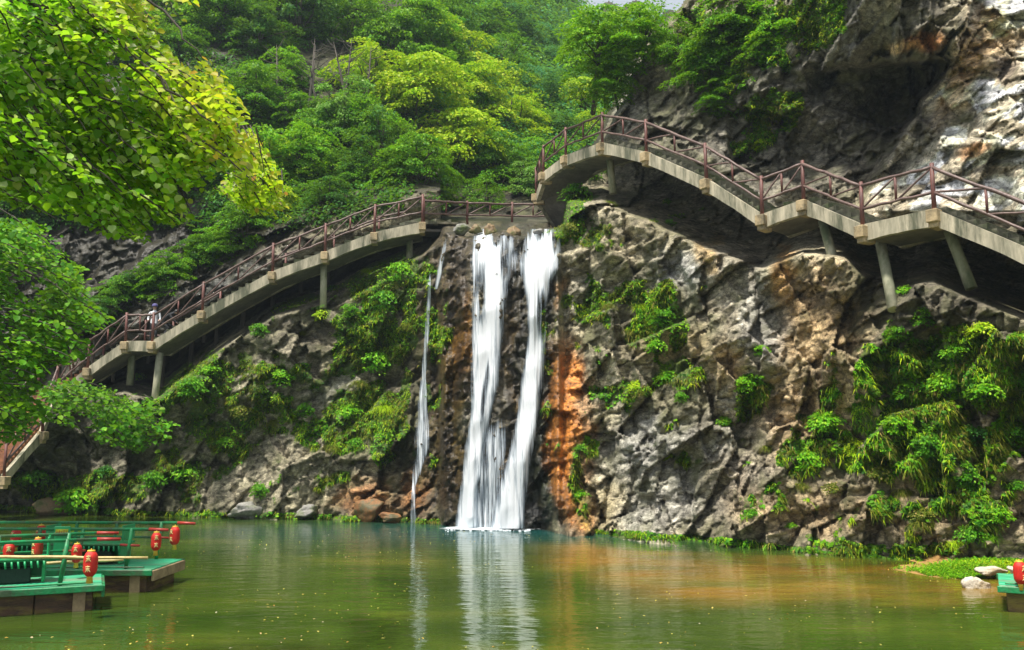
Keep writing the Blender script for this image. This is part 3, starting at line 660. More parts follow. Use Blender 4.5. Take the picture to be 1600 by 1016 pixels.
rw = thing('cliff_stairway', 'long zigzag concrete stairway with red-brown posts climbing along the right-hand cliff', 'stairway', at(1348, 380, 24.5))
walkway(rw, RW, inner=False, corbels=None)
for a in [(952, 240, 958, 300, 34.6, 34.6), (1286, 345, 1316, 462, 26.3, 25.3), (1374, 370, 1395, 478, 24.7, 23.6), (1478, 348, 1516, 446, 23.3, 22.9)]: support(rw, *a)
lw = thing('cliff_stairway', 'left-hand concrete stairway with log railings rising over dark columns to the falls', 'stairway', at(316, 510, 37.5))
walkway(lw, LW[1:], inner=True)
for a in [(506, 405, 505, 478, 37.5, 37.5), (640, 368, 640, 405, 38.4, 38.4), (250, 552, 240, 640, 37.8, 37.5), (206, 552, 203, 600, 38.6, 38.6)]: support(lw, *a, r=.15)
br = thing('footbridge', 'level footbridge with thin brown log railing crossing just behind the top of the falls', 'footbridge', at(770, 352, 39.5))
BW = [(662, 349, 37.5), (730, 351, 39.5), (800, 352, 40.4), (866, 353, 40.6)]
walkway(br, BW, H=1.05, width=1.6, inner=False, corbels=(), beam_h=.12)
# ------------------------------------------------------------------ foliage
Y_ = lambda *a: a
LS = {
 'bright': [(0, (.06, .21, .006)), (.4, (.12, .34, .008)), (.8, (.21, .44, .012)), (1, (.34, .52, .03))],
 'yellow': [(0, (.17, .35, .006)), (.4, (.32, .49, .01)), (.8, (.45, .57, .015)), (1, (.58, .62, .05))],
 'mid':    [(0, (.028, .115, .005)), (.4, (.065, .215, .008)), (.8, (.125, .32, .012)), (1, (.23, .42, .03))],
 'dark':   [(0, (.012, .055, .006)), (.5, (.026, .11, .012)), (.85, (.05, .18, .02)), (1, (.10, .27, .04))],
 'teal':   [(0, (.016, .11, .04)), (.5, (.035, .19, .065)), (1, (.09, .30, .10))],
 'pale':   [(0, (.06, .18, .02)), (.5, (.12, .29, .04)), (.85, (.21, .39, .07)), (1, (.36, .50, .16))],
 'olive':  [(0, (.05, .08, .008)), (.5, (.12, .155, .014)), (.85, (.22, .22, .03)), (1, (.38, .27, .09))],
}
ML = {k: leaf_mat('leaves_'+k, v) for k, v in LS.items()}
m_bark = simple('bark', (.10, .085, .065), (.035, .030, .024), rough=.9, scale=3, bump=.8, stretch=(1, 1, .25))

def nrm(a): return a/np.maximum(np.linalg.norm(a, axis=-1, keepdims=True), 1e-9)
def leaves_mesh(name, cen, nor, dr, ln, wd, mt, shape='diamond', tint=None):
    """one small folded blade per centre; dr = direction of the leaf's axis"""
    n = len(cen); nor = nrm(nor); dr = nrm(dr-nor*(dr*nor).sum(-1, keepdims=True)); sd_ = np.cross(nor, dr)
    ln = np.broadcast_to(ln, (n,))[:, None]; wd = np.broadcast_to(wd, (n,))[:, None]
    if shape == 'diamond':
        vs = np.stack([cen-dr*ln*.5, cen+sd_*wd*.5+dr*ln*.02+nor*wd*.12, cen+dr*ln*.5-nor*ln*.10, cen-sd_*wd*.5+dr*ln*.02+nor*wd*.12], 1); k = 4
        f = np.arange(n*4).reshape(n, 4); me = mesh_np(name, vs.reshape(-1, 3), f, 4, mt)
    else:      # rounded: 2 quads folded on the midrib, heart-like base, drawn-out tip
        a = cen-dr*ln*.46; t = cen+dr*ln*.54-nor*ln*.12; up_ = nor*wd*.14
        l1 = cen-dr*ln*.30+sd_*wd*.40+up_; l2 = cen+dr*ln*.12+sd_*wd*.50+up_
        r1 = cen-dr*ln*.30-sd_*wd*.40+up_; r2 = cen+dr*ln*.12-sd_*wd*.50+up_
        l3 = cen+dr*ln*.36+sd_*wd*.27+up_*.3; r3 = cen+dr*ln*.36-sd_*wd*.27+up_*.3
        vs = np.stack([a, l1, l2, l3, t, r3, r2, r1], 1); b = (np.arange(n)*8)[:, None]
        f = np.concatenate([b+np.array([[0, 1, 2, 3]]), b+np.array([[0, 3, 4, 4]])], 0) if False else None
        q = np.concatenate([b+np.array([0, 7, 6, 5]), b+np.array([0, 5, 4, 3]), b+np.array([0, 3, 2, 1])], 0)
        me = mesh_np(name, vs.reshape(-1, 3), q, 4, mt); k = 8
    if tint is not None:
        a = me.attributes.new('tint', 'FLOAT', 'POINT'); a.data.foreach_set('value', np.repeat(tint, k).astype(np.float32))
    return me

def crown_points(nsp, per, seed, rad=3.0, flat=.8, spr=.95, thick=.13, shell=.5, droop=.35, fan=True):
    g = np.random.default_rng(seed); cen = []; nor = []; dr = []; tips = []
    lob = nrm(g.normal(size=(9, 3))*[1, 1, .7]); lobr = g.uniform(.30, .55, 9)
    for k in range(nsp):
        d = nrm(g.normal(size=3)*[1, 1, .85])
        m = max((d@lob.T).max(), 0)**6; rr = rad*(shell+(1-shell)*g.random()**.6)*(.72+.38*m)
        c = d*rr*[1, 1, flat]; out = nrm(np.array([d[0], d[1], 0.02])); n_ = nrm(np.array([d[0]*.45, d[1]*.45, 1.0])+g.normal(size=3)*.16)
        s = spr*g.uniform(.65, 1.25)
        a = g.uniform(-math.pi, math.pi, per); r_ = s*np.sqrt(g.random(per)); e1 = nrm(out-n_*(out@n_)); e2 = np.cross(n_, e1)
        x = r_*np.cos(a)*1.25; y = r_*np.sin(a)*.8
        p = c+x[:, None]*e1+y[:, None]*e2+n_*(g.normal(size=per)*thick-droop*(r_/s)**2*s*.6)[:, None]
        cen.append(p); nor.append(n_+g.normal(size=(per, 3))*.38); dr.append(e1*.8+(x[:, None]*e1+y[:, None]*e2)/s+g.normal(size=(per, 3))*.3-np.array([0, 0, .25])); tips.append(c)
    return np.concatenate(cen), np.concatenate(nor), np.concatenate(dr), np.array(tips)
def tree_model(kind, seed):
    """a trunk with limbs and a crown, crown centre 4.6 m over the base, crown radius 3"""
    g = random.Random(seed)
    if kind == 'layered': c, n, d, tips = crown_points(64, 150, seed, spr=1.0, thick=.05, shell=.22, droop=.65, flat=1.3); ln, wd = .21, .13
    elif kind == 'dense': c, n, d, tips = crown_points(90, 130, seed, spr=.72, thick=.10, shell=.4, flat=1.2, droop=.6); ln, wd = .18, .11
    else: c, n, d, tips = crown_points(60, 90, seed, spr=.8, thick=.10, shell=.3, flat=1.15); ln, wd = .18, .11
    top = np.array([0, 0, 4.6]); g2 = np.random.default_rng(seed+5); sz = g2.uniform(.65, 1.35, len(c))
    cm = leaves_mesh('crown', c+top, n, d, ln*sz, wd*sz, ML['mid'])
    t = MB(); p = [(0, 0, -7), (.1, 0, -2), (g.uniform(-.2, .2), g.uniform(-.2, .2), 2.0), (g.uniform(-.3, .3), g.uniform(-.3, .3), 4.4), (0, 0, 6.6)]
    t.tube(p, [.26, .22, .17, .11, .03], 8)
    for k in range(15):
        q = tips[g.randrange(len(tips))]+top; z = g.uniform(1.8, 5.0); a = Vector((p[2][0]*.6, p[2][1]*.6, z)); b = Vector(q)
        m_ = a.lerp(b, .5)+Vector((g.uniform(-.3, .3), g.uniform(-.3, .3), g.uniform(-.1, .5)))
        t.tube([a, m_, b], [.075, .05, .015], 5, cap=False)
    me = bpy.data.meshes.new('trunk'); me.from_pydata(t.v, [], t.f); me.materials.append(m_bark); me.update()
    return cm, me
def side_trunk():
    g = random.Random(9); t = MB(); t.tube([(0, 5, 1.6), (0, 2.6, 2.2), (0, .8, 3.6), (0, 0, 5.2), (0, 0, 6.4)], [.2, .17, .13, .09, .03], 8)
    for k in range(14):
        q = Vector((g.uniform(-2.2, 2.2), g.uniform(-2, 1), 4.6+g.uniform(-1.5, 1.5))); a = Vector((0, .8-.3*g.random(), g.uniform(3.4, 5)))
        t.tube([a, a.lerp(q, .5)+Vector((0, 0, g.uniform(0, .4))), q], [.06, .04, .012], 5, cap=False)
    me = bpy.data.meshes.new('trunk'); me.from_pydata(t.v, [], t.f); me.materials.append(m_bark); me.update(); return me
SIDE = side_trunk()
MODELS = {k: [tree_model(k, s) for s in (sd0, sd0+1, sd0+2)] for k, sd0 in (('layered', 10), ('dense', 20), ('loose', 30))}
def tree(name, u, v, rpx, col, kind, label, off=None, D=None, group=None, sq=1.0, side=False):
    if D is None:
        Ds = float(Dat(u, v)); off = .9 if off is None else off
        D = Ds; r = rpx*D/FPX; D = Ds-r*off
    r = rpx*D/FPX; s = r/3.0*1.28
    c = V(at(u, v, D)); root = thing(name, label, 'tree', (c.x, c.y, c.z-4.6*s), R.uniform(-.5, .5) if side else R.uniform(0, 6.28), group)
    root.scale = (s, s, s*sq)
    cm, tm = MODELS[kind][R.randrange(3)]
    o = link('trunk', SIDE if side else tm, root); o = link('crown', cm, root)
    o.material_slots[0].link = 'OBJECT'; o.material_slots[0].material = ML[col]
    return root
GF = 'trees on the steep slope behind the falls'
FOREST = [
 (352, 18, 62, 'mid', 'dense', 'mid-green tree at the top edge just right of the near yellow-green foliage'),
 (405, 60, 50, 'dark', 'dense', 'dark bushy tree under the top edge left of the bare dark trunks'),
 (470, 18, 66, 'dark', 'dense', 'dark green tree at the top edge above the shaded trunks'),
 (545, 30, 62, 'mid', 'loose', 'thin-leaved tree at the top edge right above the bare trunks'),
 (398, 150, 56, 'mid', 'layered', 'layered tree with drooping sprays beside the tip of the near branches'),
 (455, 118, 40, 'bright', 'layered', 'small bright layered tree in front of the shaded trunk hollow'),
 (470, 245, 52, 'bright', 'layered', 'bright yellow-green maple-like tree low on the left of the slope'),
 (415, 250, 44, 'yellow', 'layered', 'yellowish tree touching the lowest near branches over the left stairway'),
 (540, 190, 56, 'pale', 'dense', 'grey-green tree in the middle of the slope below the bare trunks'),
 (600, 245, 60, 'dark', 'dense', 'dark tree above the left end of the footbridge railing'),
 (590, 120, 62, 'yellow', 'layered', 'bright green tree right of the bare dark trunks'),
 (640, 45, 70, 'bright', 'dense', 'large mid-green tree at the top edge left of the hazy valley'),
 (560, 270, 40, 'dark', 'loose', 'small dark tree right above the highest left stair flight'),
 (655, 150, 72, 'yellow', 'layered', 'broad bright tree in the centre of the wooded slope'),
 (712, 90, 66, 'yellow', 'layered', 'tall yellow-green tree standing against the hazy valley'),
 (690, 30, 52, 'mid', 'dense', 'rounded tree on the slope crest at the left side of the hazy valley'),
 (735, 160, 62, 'yellow', 'layered', 'golden-green tree halfway down the slope edge beside the valley'),
 (650, 270, 56, 'mid', 'layered', 'green tree with layered sprays directly over the left rail of the footbridge'),
 (715, 235, 70, 'yellow', 'layered', 'wide layered tree straight above the falls'),
 (775, 262, 52, 'mid', 'layered', 'green tree with dark slanting limbs right above the footbridge'),
 (800, 195, 52, 'yellow', 'layered', 'light yellow-green tree over the right half of the falls'),
 (818, 285, 40, 'pale', 'layered', 'pale tree beside the lowest curve of the right stairway'),
 (760, 310, 34, 'mid', 'loose', 'low bush-like tree right behind the footbridge railing'),
 (700, 305, 30, 'dark', 'loose', 'small dark tree where footbridge and left stairway meet'),
 (780, 110, 52, 'mid', 'dense', 'round green tree at the near left of the hazy valley floor'),
 (830, 150, 46, 'teal', 'dense', 'blue-green tree in the middle of the valley mouth'),
 (870, 215, 44, 'dark', 'dense', 'dark rounded tree left of the curving stairway top'),
 (850, 250, 36, 'bright', 'layered', 'bright tree just left of the curving stairway railing'),
 (905, 165, 40, 'yellow', 'layered', 'yellow-green tree leaning to the grey rock edge'),
 (925, 205, 34, 'yellow', 'layered', 'yellow-green sprays behind the level landing railing'),
 (895, 110, 46, 'mid', 'dense', 'green tree in the valley just left of the cliff trees'),
 (865, 110, 34, 'teal', 'dense', 'small blue-green tree in the hazy valley'),
 (780, 40, 46, 'teal', 'dense', 'hazy blue-green tree high on the left valley wall'),
 (835, 75, 40, 'teal', 'dense', 'hazy rounded tree in the centre of the valley'),
]
for k in range(46):
    u_ = R.uniform(90, 800); v_ = R.uniform(-60, min(300, float(np.interp(u_, us, wv))-110))
    if 430 < u_ < 590 and 40 < v_ < 190: continue
    tree('tree', u_, v_, R.uniform(44, 66), R.choice(['dark', 'mid', 'mid', 'bright'] if u_ < 560 else ['mid', 'bright', 'bright', 'yellow']), R.choice(['dense', 'layered', 'loose']), 'shaded green tree standing in the back rows of the wooded slope', off=.1, group='trees in the back rows of the slope')
for k, (u_, vb, hpx, ln_) in enumerate([(448, 190, 120, -16), (478, 195, 135, 14), (502, 180, 110, -9), (528, 185, 125, 22), (545, 160, 95, -24), (568, 190, 118, 12)]):
    Dk = float(Dat(u_, vb)); a_ = V(at(u_, vb+14, Dk-.3)); b_ = V(at(u_+ln_, vb-hpx, Dk+.4)); rt_ = thing('bare_tree', 'slender dark bare trunk standing in the shaded hollow of the slope', 'tree', a_, 0, 'bare trunks in the shaded hollow')
    t = MB(); p_ = [Vector((0, 0, -1)), Vector((0, 0, 0)), (b_-a_)*.5+Vector((R.uniform(-.35, .35), 0, 0)), b_-a_]; t.tube(p_, [.13, .12, .08, .015], 7); t.build('trunk', m_bark, rt_)
    t = MB()
    for q in range(14):
        z = R.uniform(.35, .95); o_ = (b_-a_)*z; e_ = o_+Vector((R.uniform(-1.2, 1.2), R.uniform(-.3, .3), R.uniform(.2, .9))); t.tube([o_, o_.lerp(e_, .5)+Vector((0, 0, -.06)), e_], [.035, .025, .01], 5, cap=False)
    t.build('twigs', m_bark, rt_)
for a in FOREST: tree('tree', a[0], a[1], a[2], a[3], a[4], a[5], group=GF)
GC = 'trees growing on top of the right-hand cliff'
for a in [
 (935, 70, 56, 'bright', 'layered', 'bright green tree overhanging the left edge of the right-hand cliff', 34.5),
 (1000, 55, 52, 'bright', 'layered', 'light-green tree in front of the small patch of white sky', 34.0),
 (958, 125, 34, 'bright', 'layered', 'small bright tree hanging beside the grey rock edge', 34.5),
 (1060, 75, 40, 'mid', 'loose', 'thin tree with visible limbs in front of the dark cliff', 33.2),
 (1115, 95, 52, 'mid', 'layered', 'mid-green tree clinging to the dark cliff above the descending stairs', 32.0),
 (1150, 30, 62, 'mid', 'layered', 'wide green tree at the top edge over the dark cliff', 31.5),
 (1190, 105, 48, 'mid', 'layered', 'layered green tree over the dark rock face left of the cave', 31.0),
 (1225, 40, 60, 'bright', 'layered', 'bright green tree at the top edge beside the grey rock slab', 30.2),
 (1275, 15, 36, 'yellow', 'loose', 'yellow-green tree touching the grey rock slab at the top edge', 30.0),
 (1120, 150, 30, 'mid', 'layered', 'small drooping tree lowest on the dark cliff face', 31.5)]:
    tree('cliff_tree', *a[:6], D=a[6], group=GC, side=True)

def merge_clumps(name, centers, rads, mt, per, leafs, seed, label, cat=None, flat=.8, kind='stuff'):
    """many leaf clumps nobody could count, one object"""
    g = np.random.default_rng(seed); n = len(centers); d = nrm(g.normal(size=(n, per, 3))*[1, 1, .8])
    r = np.asarray(rads)[:, None, None]*(.45+.55*g.random((n, per, 1))**.5)
    p = centers[:, None, :]+d*r*[1, 1, flat]; nn = d*.6+np.array([0, -.15, 1.0])+g.normal(size=(n, per, 3))*.35
    dd = d+g.normal(size=(n, per, 3))*.4-np.array([0, 0, .4]); k = n*per
    sz = g.uniform(.6, 1.4, k)*np.repeat(np.asarray(leafs)*np.ones(n), per)
    me = leaves_mesh(name, p.reshape(k, 3), nn.reshape(k, 3), dd.reshape(k, 3), sz, sz*.6, mt)
    return tag(link(name, me), label, None, None, kind)
g0 = np.random.default_rng(77)
# undergrowth on the near forest floor, leaf colour darkened for the shaded gaps
uu = g0.uniform(0, 880, 6500); vv_ = g0.uniform(-60, 352, 6500); dd_ = Dat(uu, vv_)
wl_v = np.interp(uu, us, wv)-34; ok = (vv_ < wl_v) & (dd_ < 66) & (fbm(np.stack([uu/60, vv_/60, uu*0], -1), 3, 400) > -.3)
uu, vv_, dd_ = uu[ok], vv_[ok], dd_[ok]
hf = len(uu)//2
for k, (sl, mt) in enumerate(((slice(0, hf), 'dark'), (slice(hf, None), 'dark'))):
    c = at(uu[sl], vv_[sl], dd_[sl]-.25)
    merge_clumps('undergrowth', c, g0.uniform(.35, .8, len(c)), ML[mt], 34, .17, 80+k, 'low leafy undergrowth covering the forest floor')
# wooded valley sides and far forest
uu = g0.uniform(660, 1075, 3600); vv_ = g0.uniform(-60, 300, 3600); dd_ = Dat(uu, vv_); ok = (dd_ > 54) & ~((uu > 895) & (vv_ < 26))
uu, vv_, dd_ = uu[ok], vv_[ok], dd_[ok]
rad = g0.uniform(.014, .030, len(uu))*dd_
for k, mt in enumerate(('mid', 'teal')):
    s_ = (np.arange(len(uu)) % 2) == k
    merge_clumps('far_forest', at(uu[s_], vv_[s_], dd_[s_]-rad[s_]*.5), rad[s_], ML[mt], 70, .0042*dd_[s_], 90+k, 'far-off forest on the hazy valley sides')

# ------------------------------------------------------------------ foliage filling a drawn-out bough region (near trees)
def inpoly(x, y, poly):
    r = np.zeros(x.shape, bool); n = len(poly)
    for i in range(n):
        x1, y1 = poly[i]; x2, y2 = poly[(i+1) % n]
        c = ((y1 > y) != (y2 > y)) & (x < (x2-x1)*(y-y1)/(y2-y1+1e-9)+x1); r ^= c
    return r
def boughs(poly, ntw, D0r, D1r, leaf, ang, seed, twig_px=70, perp=.55, aspect=.8, tintf=None, spread=.35, face=.45):
    g = np.random.default_rng(seed); xs = [p[0] for p in poly]; ys = [p[1] for p in poly]
    C_, N_, D_, T_, TW = [], [], [], [], []
    k = 0; tries = 0
    while k < ntw and tries < ntw*12:
        tries += 1
        u, v = g.uniform(min(xs), max(xs)), g.uniform(min(ys), max(ys))
        if not inpoly(np.array([u]), np.array([v]), poly)[0]: continue
        if fbm(np.array([[u/70., v/48., seed*1.0]]), 3, 500)[0] < -.20: continue
        k += 1
        D = g.uniform(D0r, D1r); a = math.radians(ang+g.normal()*14); L = g.uniform(.5, 1.1)*twig_px*(D0r/D)
        u0, v0 = u-math.cos(a)*L, v-math.sin(a)*L; dD = g.normal()*.45
        p1 = at(u, v, D); p0 = at(u0, v0, D+dD); ax = p1-p0; ln_ = np.linalg.norm(ax); ax = ax/ln_
        sag = np.array([0, 0, -1.0])
        n = max(4, int(ln_/(leaf*.50))); t = (np.arange(n)+g.uniform(0, .5))/n
        pn = nrm(np.array([g.normal()*.3, -face+g.normal()*.25, 1.0+g.normal()*.15])); pn = nrm(pn-ax*(pn@ax)); side = np.cross(pn, ax)
        sgn = np.where(np.arange(n) % 2 == 0, 1, -1)[:, None]
        c = p0+(p1-p0)*t[:, None]+side*sgn*leaf*perp+sag*(t[:, None]**2)*ln_*.12+g.normal(size=(n, 3))*leaf*spread*.5
        C_.append(c); N_.append(pn+g.normal(size=(n, 3))*spread); D_.append(ax*.55+side*sgn*.8+g.normal(size=(n, 3))*.2+sag*.35)
        TW.append([p0, (p0+p1)/2+sag*ln_*.02, p1+sag*ln_*.12])
    C_ = np.concatenate(C_); N_ = np.concatenate(N_); D_ = np.concatenate(D_)
    pu = np.stack(pix(C_), -1); ok = inpoly(pu[:, 0]+g.normal(size=len(C_))*4, pu[:, 1]+g.normal(size=len(C_))*4, poly)
    C_, N_, D_, pu = C_[ok], N_[ok], D_[ok], pu[ok]
    sz = leaf*g.uniform(.5, 1.3, len(C_))
    tn = tintf(pu[:, 0], pu[:, 1], g) if tintf else None
    return C_, N_, D_, sz, tn, TW
def near_tree(name, label, base, limbs, regions, mt, leaf_name='leaves', shape='round', rt=.012):
    root = thing(name, label, 'tree', base); rl = np.array(base)
    t = MB()
    for pts, r0, r1 in limbs:
        n = len(pts); pp = [at(*p)-rl if len(p) == 3 else np.array(p[:3])-rl for p in pts]
        pp2 = []
        for i in range(n-1):
            for k in range(4): pp2.append(pp[i]+(pp[i+1]-pp[i])*k/4+np.array([R.gauss(0, .02), R.gauss(0, .02), R.gauss(0, .02)]))
        pp2.append(pp[-1]); m_ = len(pp2)
        t.tube(pp2, [r0+(r1-r0)*(k/(m_-1))**.7 for k in range(m_)], 7)
    tw = MB(); A = []
    for rg in regions:
        c, n, d, s, tn, TW = boughs(**rg); A.append((c, n, d, s, tn if tn is not None else np.zeros(len(c))))
        for q in TW[::2]: tw.tube([x-rl for x in q], [rt, rt*.7, rt*.35], 4, cap=False)
    t.build('trunk', m_bark, root); tw.build('twigs', m_bark, root)
    c = np.concatenate([a[0] for a in A])-rl; n = np.concatenate([a[1] for a in A]); d = np.concatenate([a[2] for a in A]); s = np.concatenate([a[3] for a in A]); tn = np.concatenate([a[4] for a in A])
    link(leaf_name, leaves_mesh(leaf_name, c, n, d, s, s*.82, mt, shape, tn), root); return root
for k, (u_, r_, c_) in enumerate([(150, 26, 'dark'), (185, 28, 'mid'), (238, 26, 'mid'), (284, 26, 'bright'), (215, 34, 'dark'), (262, 36, 'mid'), (305, 38, 'dark'), (325, 30, 'mid'), (345, 34, 'bright'), (385, 40, 'mid'), (432, 38, 'yellow'), (475, 34, 'mid'), (515, 34, 'dark'), (555, 32, 'mid'), (600, 30, 'bright'), (645, 28, 'mid'), (680, 26, 'mid')]):
    tree('tree', u_, float(np.interp(u_, us, wv))-78-R.uniform(0, 18), r_, c_, 'layered', 'low layered tree leaning over the back railing of the left stairway', off=.2, group='low trees behind the left stairway')
def tint_near(u, v, g):
    t = sstep(0, 1, (u-120)/330-(v-40)/520+.18*fbm(np.stack([u/60, v/60, u*0], -1), 3, 610)+.24)
    return np.clip(t+g.normal(size=len(u))*.18, 0, 1)
m_near = leaf_mat('near_leaves', [(0, (.09, .30, .01)), (.4, (.18, .46, .016)), (.8, (.32, .58, .03)), (1, (.60, .74, .34))], trans=.58, rough=.4, spec=.3,
                  tint=[(0, (.38, .58, .012)), (.45, (.58, .66, .02)), (.82, (.66, .60, .03)), (.94, (.70, .45, .03)), (1, (.60, .22, .03))], clump=1.2)
PN = [(-60, -60), (345, -60), (312, 12), (322, 60), (352, 110), (375, 150), (398, 182), (372, 196), (392, 240), (425, 275), (380, 282), (330, 292), (290, 300), (318, 355), (290, 352), (235, 345),
      (240, 370), (205, 412), (175, 378), (120, 345), (60, 330), (0, 318), (-60, 320)]
near_tree('near_tree', 'large near tree with heart-shaped yellow-green leaves filling the top left corner', (-9.5, 9.5, 0),
  [([(-9.5, 9.5, -1.0, 0), (-9.3, 9.4, 3.5, 0), (-8.8, 9.0, 7.5, 0)], .28, .16),
   ([(-330, 60, 9.2), (-60, -20, 9.0), (120, 20, 8.6), (200, 75, 8.4), (262, 135, 8.3), (330, 190, 8.2)], .05, .008),
   ([(-330, 120, 9.4), (-80, 80, 9.0), (0, 122, 8.8), (60, 175, 8.6), (110, 235, 8.5), (190, 300, 8.3)], .04, .008),
   ([(-330, 140, 9.6), (-60, 130, 9.4), (20, 185, 9.2), (80, 245, 9.0), (140, 320, 8.9), (185, 385, 8.9)], .035, .007),
   ([(-250, -60, 9.0), (60, -60, 8.6), (200, -20, 8.4), (270, 30, 8.3), (315, 90, 8.2)], .035, .006),
   ([(-60, 200, 9.6), (80, 250, 9.6), (180, 285, 9.4), (300, 345, 9.2)], .03, .007)],
  [dict(poly=PN, ntw=1500, D0r=8.3, D1r=10.6, leaf=.084, face=.75, ang=33, seed=1, twig_px=92, tintf=tint_near),
   dict(poly=[(330, 215), (395, 205), (430, 262), (452, 318), (425, 342), (385, 330), (345, 300), (300, 285)], ntw=150, D0r=11.5, D1r=13, leaf=.078, ang=50, seed=6, twig_px=40, tintf=tint_near)], m_near)
PL = [(-60, 335), (60, 345), (130, 395), (150, 440), (148, 470), (185, 503), (150, 515), (150, 560), (80, 575), (60, 620), (85, 655), (60, 668), (30, 690), (-60, 720)]
near_tree('shore_tree', 'dark green tree with fine leaves hanging over the lower left stair flight', (-15.5, 19.0, 0.4),
  [([(-15.5, 19, -.5, 0), (-15.3, 19, 4.5, 0), (-14.6, 18.6, 8, 0)], .24, .12),
   ([(-260, 330, 19), (-60, 380, 18.6), (60, 430, 18.4), (170, 502, 18.2)], .08, .012),
   ([(-260, 420, 19), (-60, 470, 18.8), (60, 520, 18.6), (120, 560, 18.4)], .06, .010),
   ([(-260, 520, 19), (-60, 580, 18.8), (40, 630, 18.6)], .05, .010)],
  [dict(poly=PL, ntw=900, D0r=16.5, D1r=20.5, leaf=.125, ang=20, seed=2, twig_px=60)], ML['mid'], rt=.014)
PB = [(60, 600), (140, 592), (215, 625), (262, 632), (300, 668), (262, 700), (215, 708), (160, 690), (110, 668), (60, 660)]
near_tree('hanging_bush', 'bright green bush spreading under the landing of the left stairway', at(150, 700, 33.5),
  [([(150, 715, 35), (160, 670, 34), (230, 650, 33)], .07, .02), ([(150, 700, 34.6), (110, 650, 33.5)], .05, .02)],
  [dict(poly=PB, ntw=300, D0r=32.2, D1r=35, leaf=.20, ang=15, seed=3, twig_px=34)], ML['mid'], rt=.015)

# ------------------------------------------------------------------ plants on the cliff
def bush_model(seed, n=700, leaf=.14, flat=.75):
    c, nn, d, tips = crown_points(14, n//14, seed, rad=.75, flat=flat, spr=.42, thick=.05, shell=.2, droop=.5)
    g = np.random.default_rng(seed); s = leaf*g.uniform(.6, 1.3, len(c)); me = leaves_mesh('foliage', c, nn+np.array([0, -.35, 0]), d, s, s*.6, ML['mid'])
    t = MB()
    for q in tips: t.tube([(0, .5, -.35), q*.5+np.array([0, .1, -.1]), q], [.03, .02, .006], 5, cap=False)
    m2 = bpy.data.meshes.new('stems'); m2.from_pydata(t.v, [], t.f); m2.materials.append(m_bark); m2.update(); return me, m2
def blades(base, dirs, ln, wd, g, droop=.8, seg=3):
    """arching grass blades: base (n,3), dirs (n,3)"""
    n = len(base); side = nrm(np.cross(dirs, np.array([0, 0, 1.0]))+1e-6); P_ = []
    for k in range(seg+1):
        t = k/seg; c = base+dirs*(ln*t)[:, None]+np.array([0, 0, -1.0])*(ln*droop*t*t)[:, None]; w = (wd*(1-t**1.5)*.5+.001)[:, None]
        P_ += [c-side*w, c+side*w]
    vs = np.stack(P_, 1); b = (np.arange(n)*(2*seg+2))[:, None]
    f = np.concatenate([b+np.array([2*k, 2*k+1, 2*k+3, 2*k+2]) for k in range(seg)], 0); return vs.reshape(-1, 3), f
def tuft_model(seed, n=260):
    g = np.random.default_rng(seed); a = g.uniform(0, 6.28, n); up = g.uniform(.3, 1.2, n)
    d = nrm(np.stack([np.cos(a), -np.abs(np.sin(a))*.8-.2, up], -1)); b = np.stack([g.normal(size=n)*.16, g.normal(size=n)*.08, g.normal(size=n)*.08], -1)
    vs, f = blades(b, d, g.uniform(.35, 1.05, n), g.uniform(.018, .036, n), g, .85); return mesh_np('blades', vs, f, 4, ML['olive'])
BM = [bush_model(s) for s in (51, 52, 53, 54)]; TM = [tuft_model(s) for s in (61, 62, 63)]
def shrub(u, v, rpx, col, label, off=.35, kind='bush'):
    D_ = float(Dat(u, v)); r = rpx*D_/FPX; p = at(u, v, D_-r*off)
    if kind == 'bush':
        root = thing('shrub', label, 'shrub', p, R.uniform(-.5, .5), 'shrubs rooted in the cliff'); root.scale = (r, r, r*R.uniform(.85, 1.1)); a, b = BM[R.randrange(4)]
        link('stems', b, root); o = link('foliage', a, root)
        o.material_slots[0].link = 'OBJECT'; o.material_slots[0].material = ML[col]
    else:
        o = link('grass_tuft', TM[R.randrange(3)]); o.location = V(p); o.scale = (r, r, r); o.rotation_euler = (0, 0, R.uniform(-.4, .4))
        tag(o, label, 'grass', 'grass tufts hanging on the cliff'); o.material_slots[0].link = 'OBJECT'; o.material_slots[0].material = ML[col]
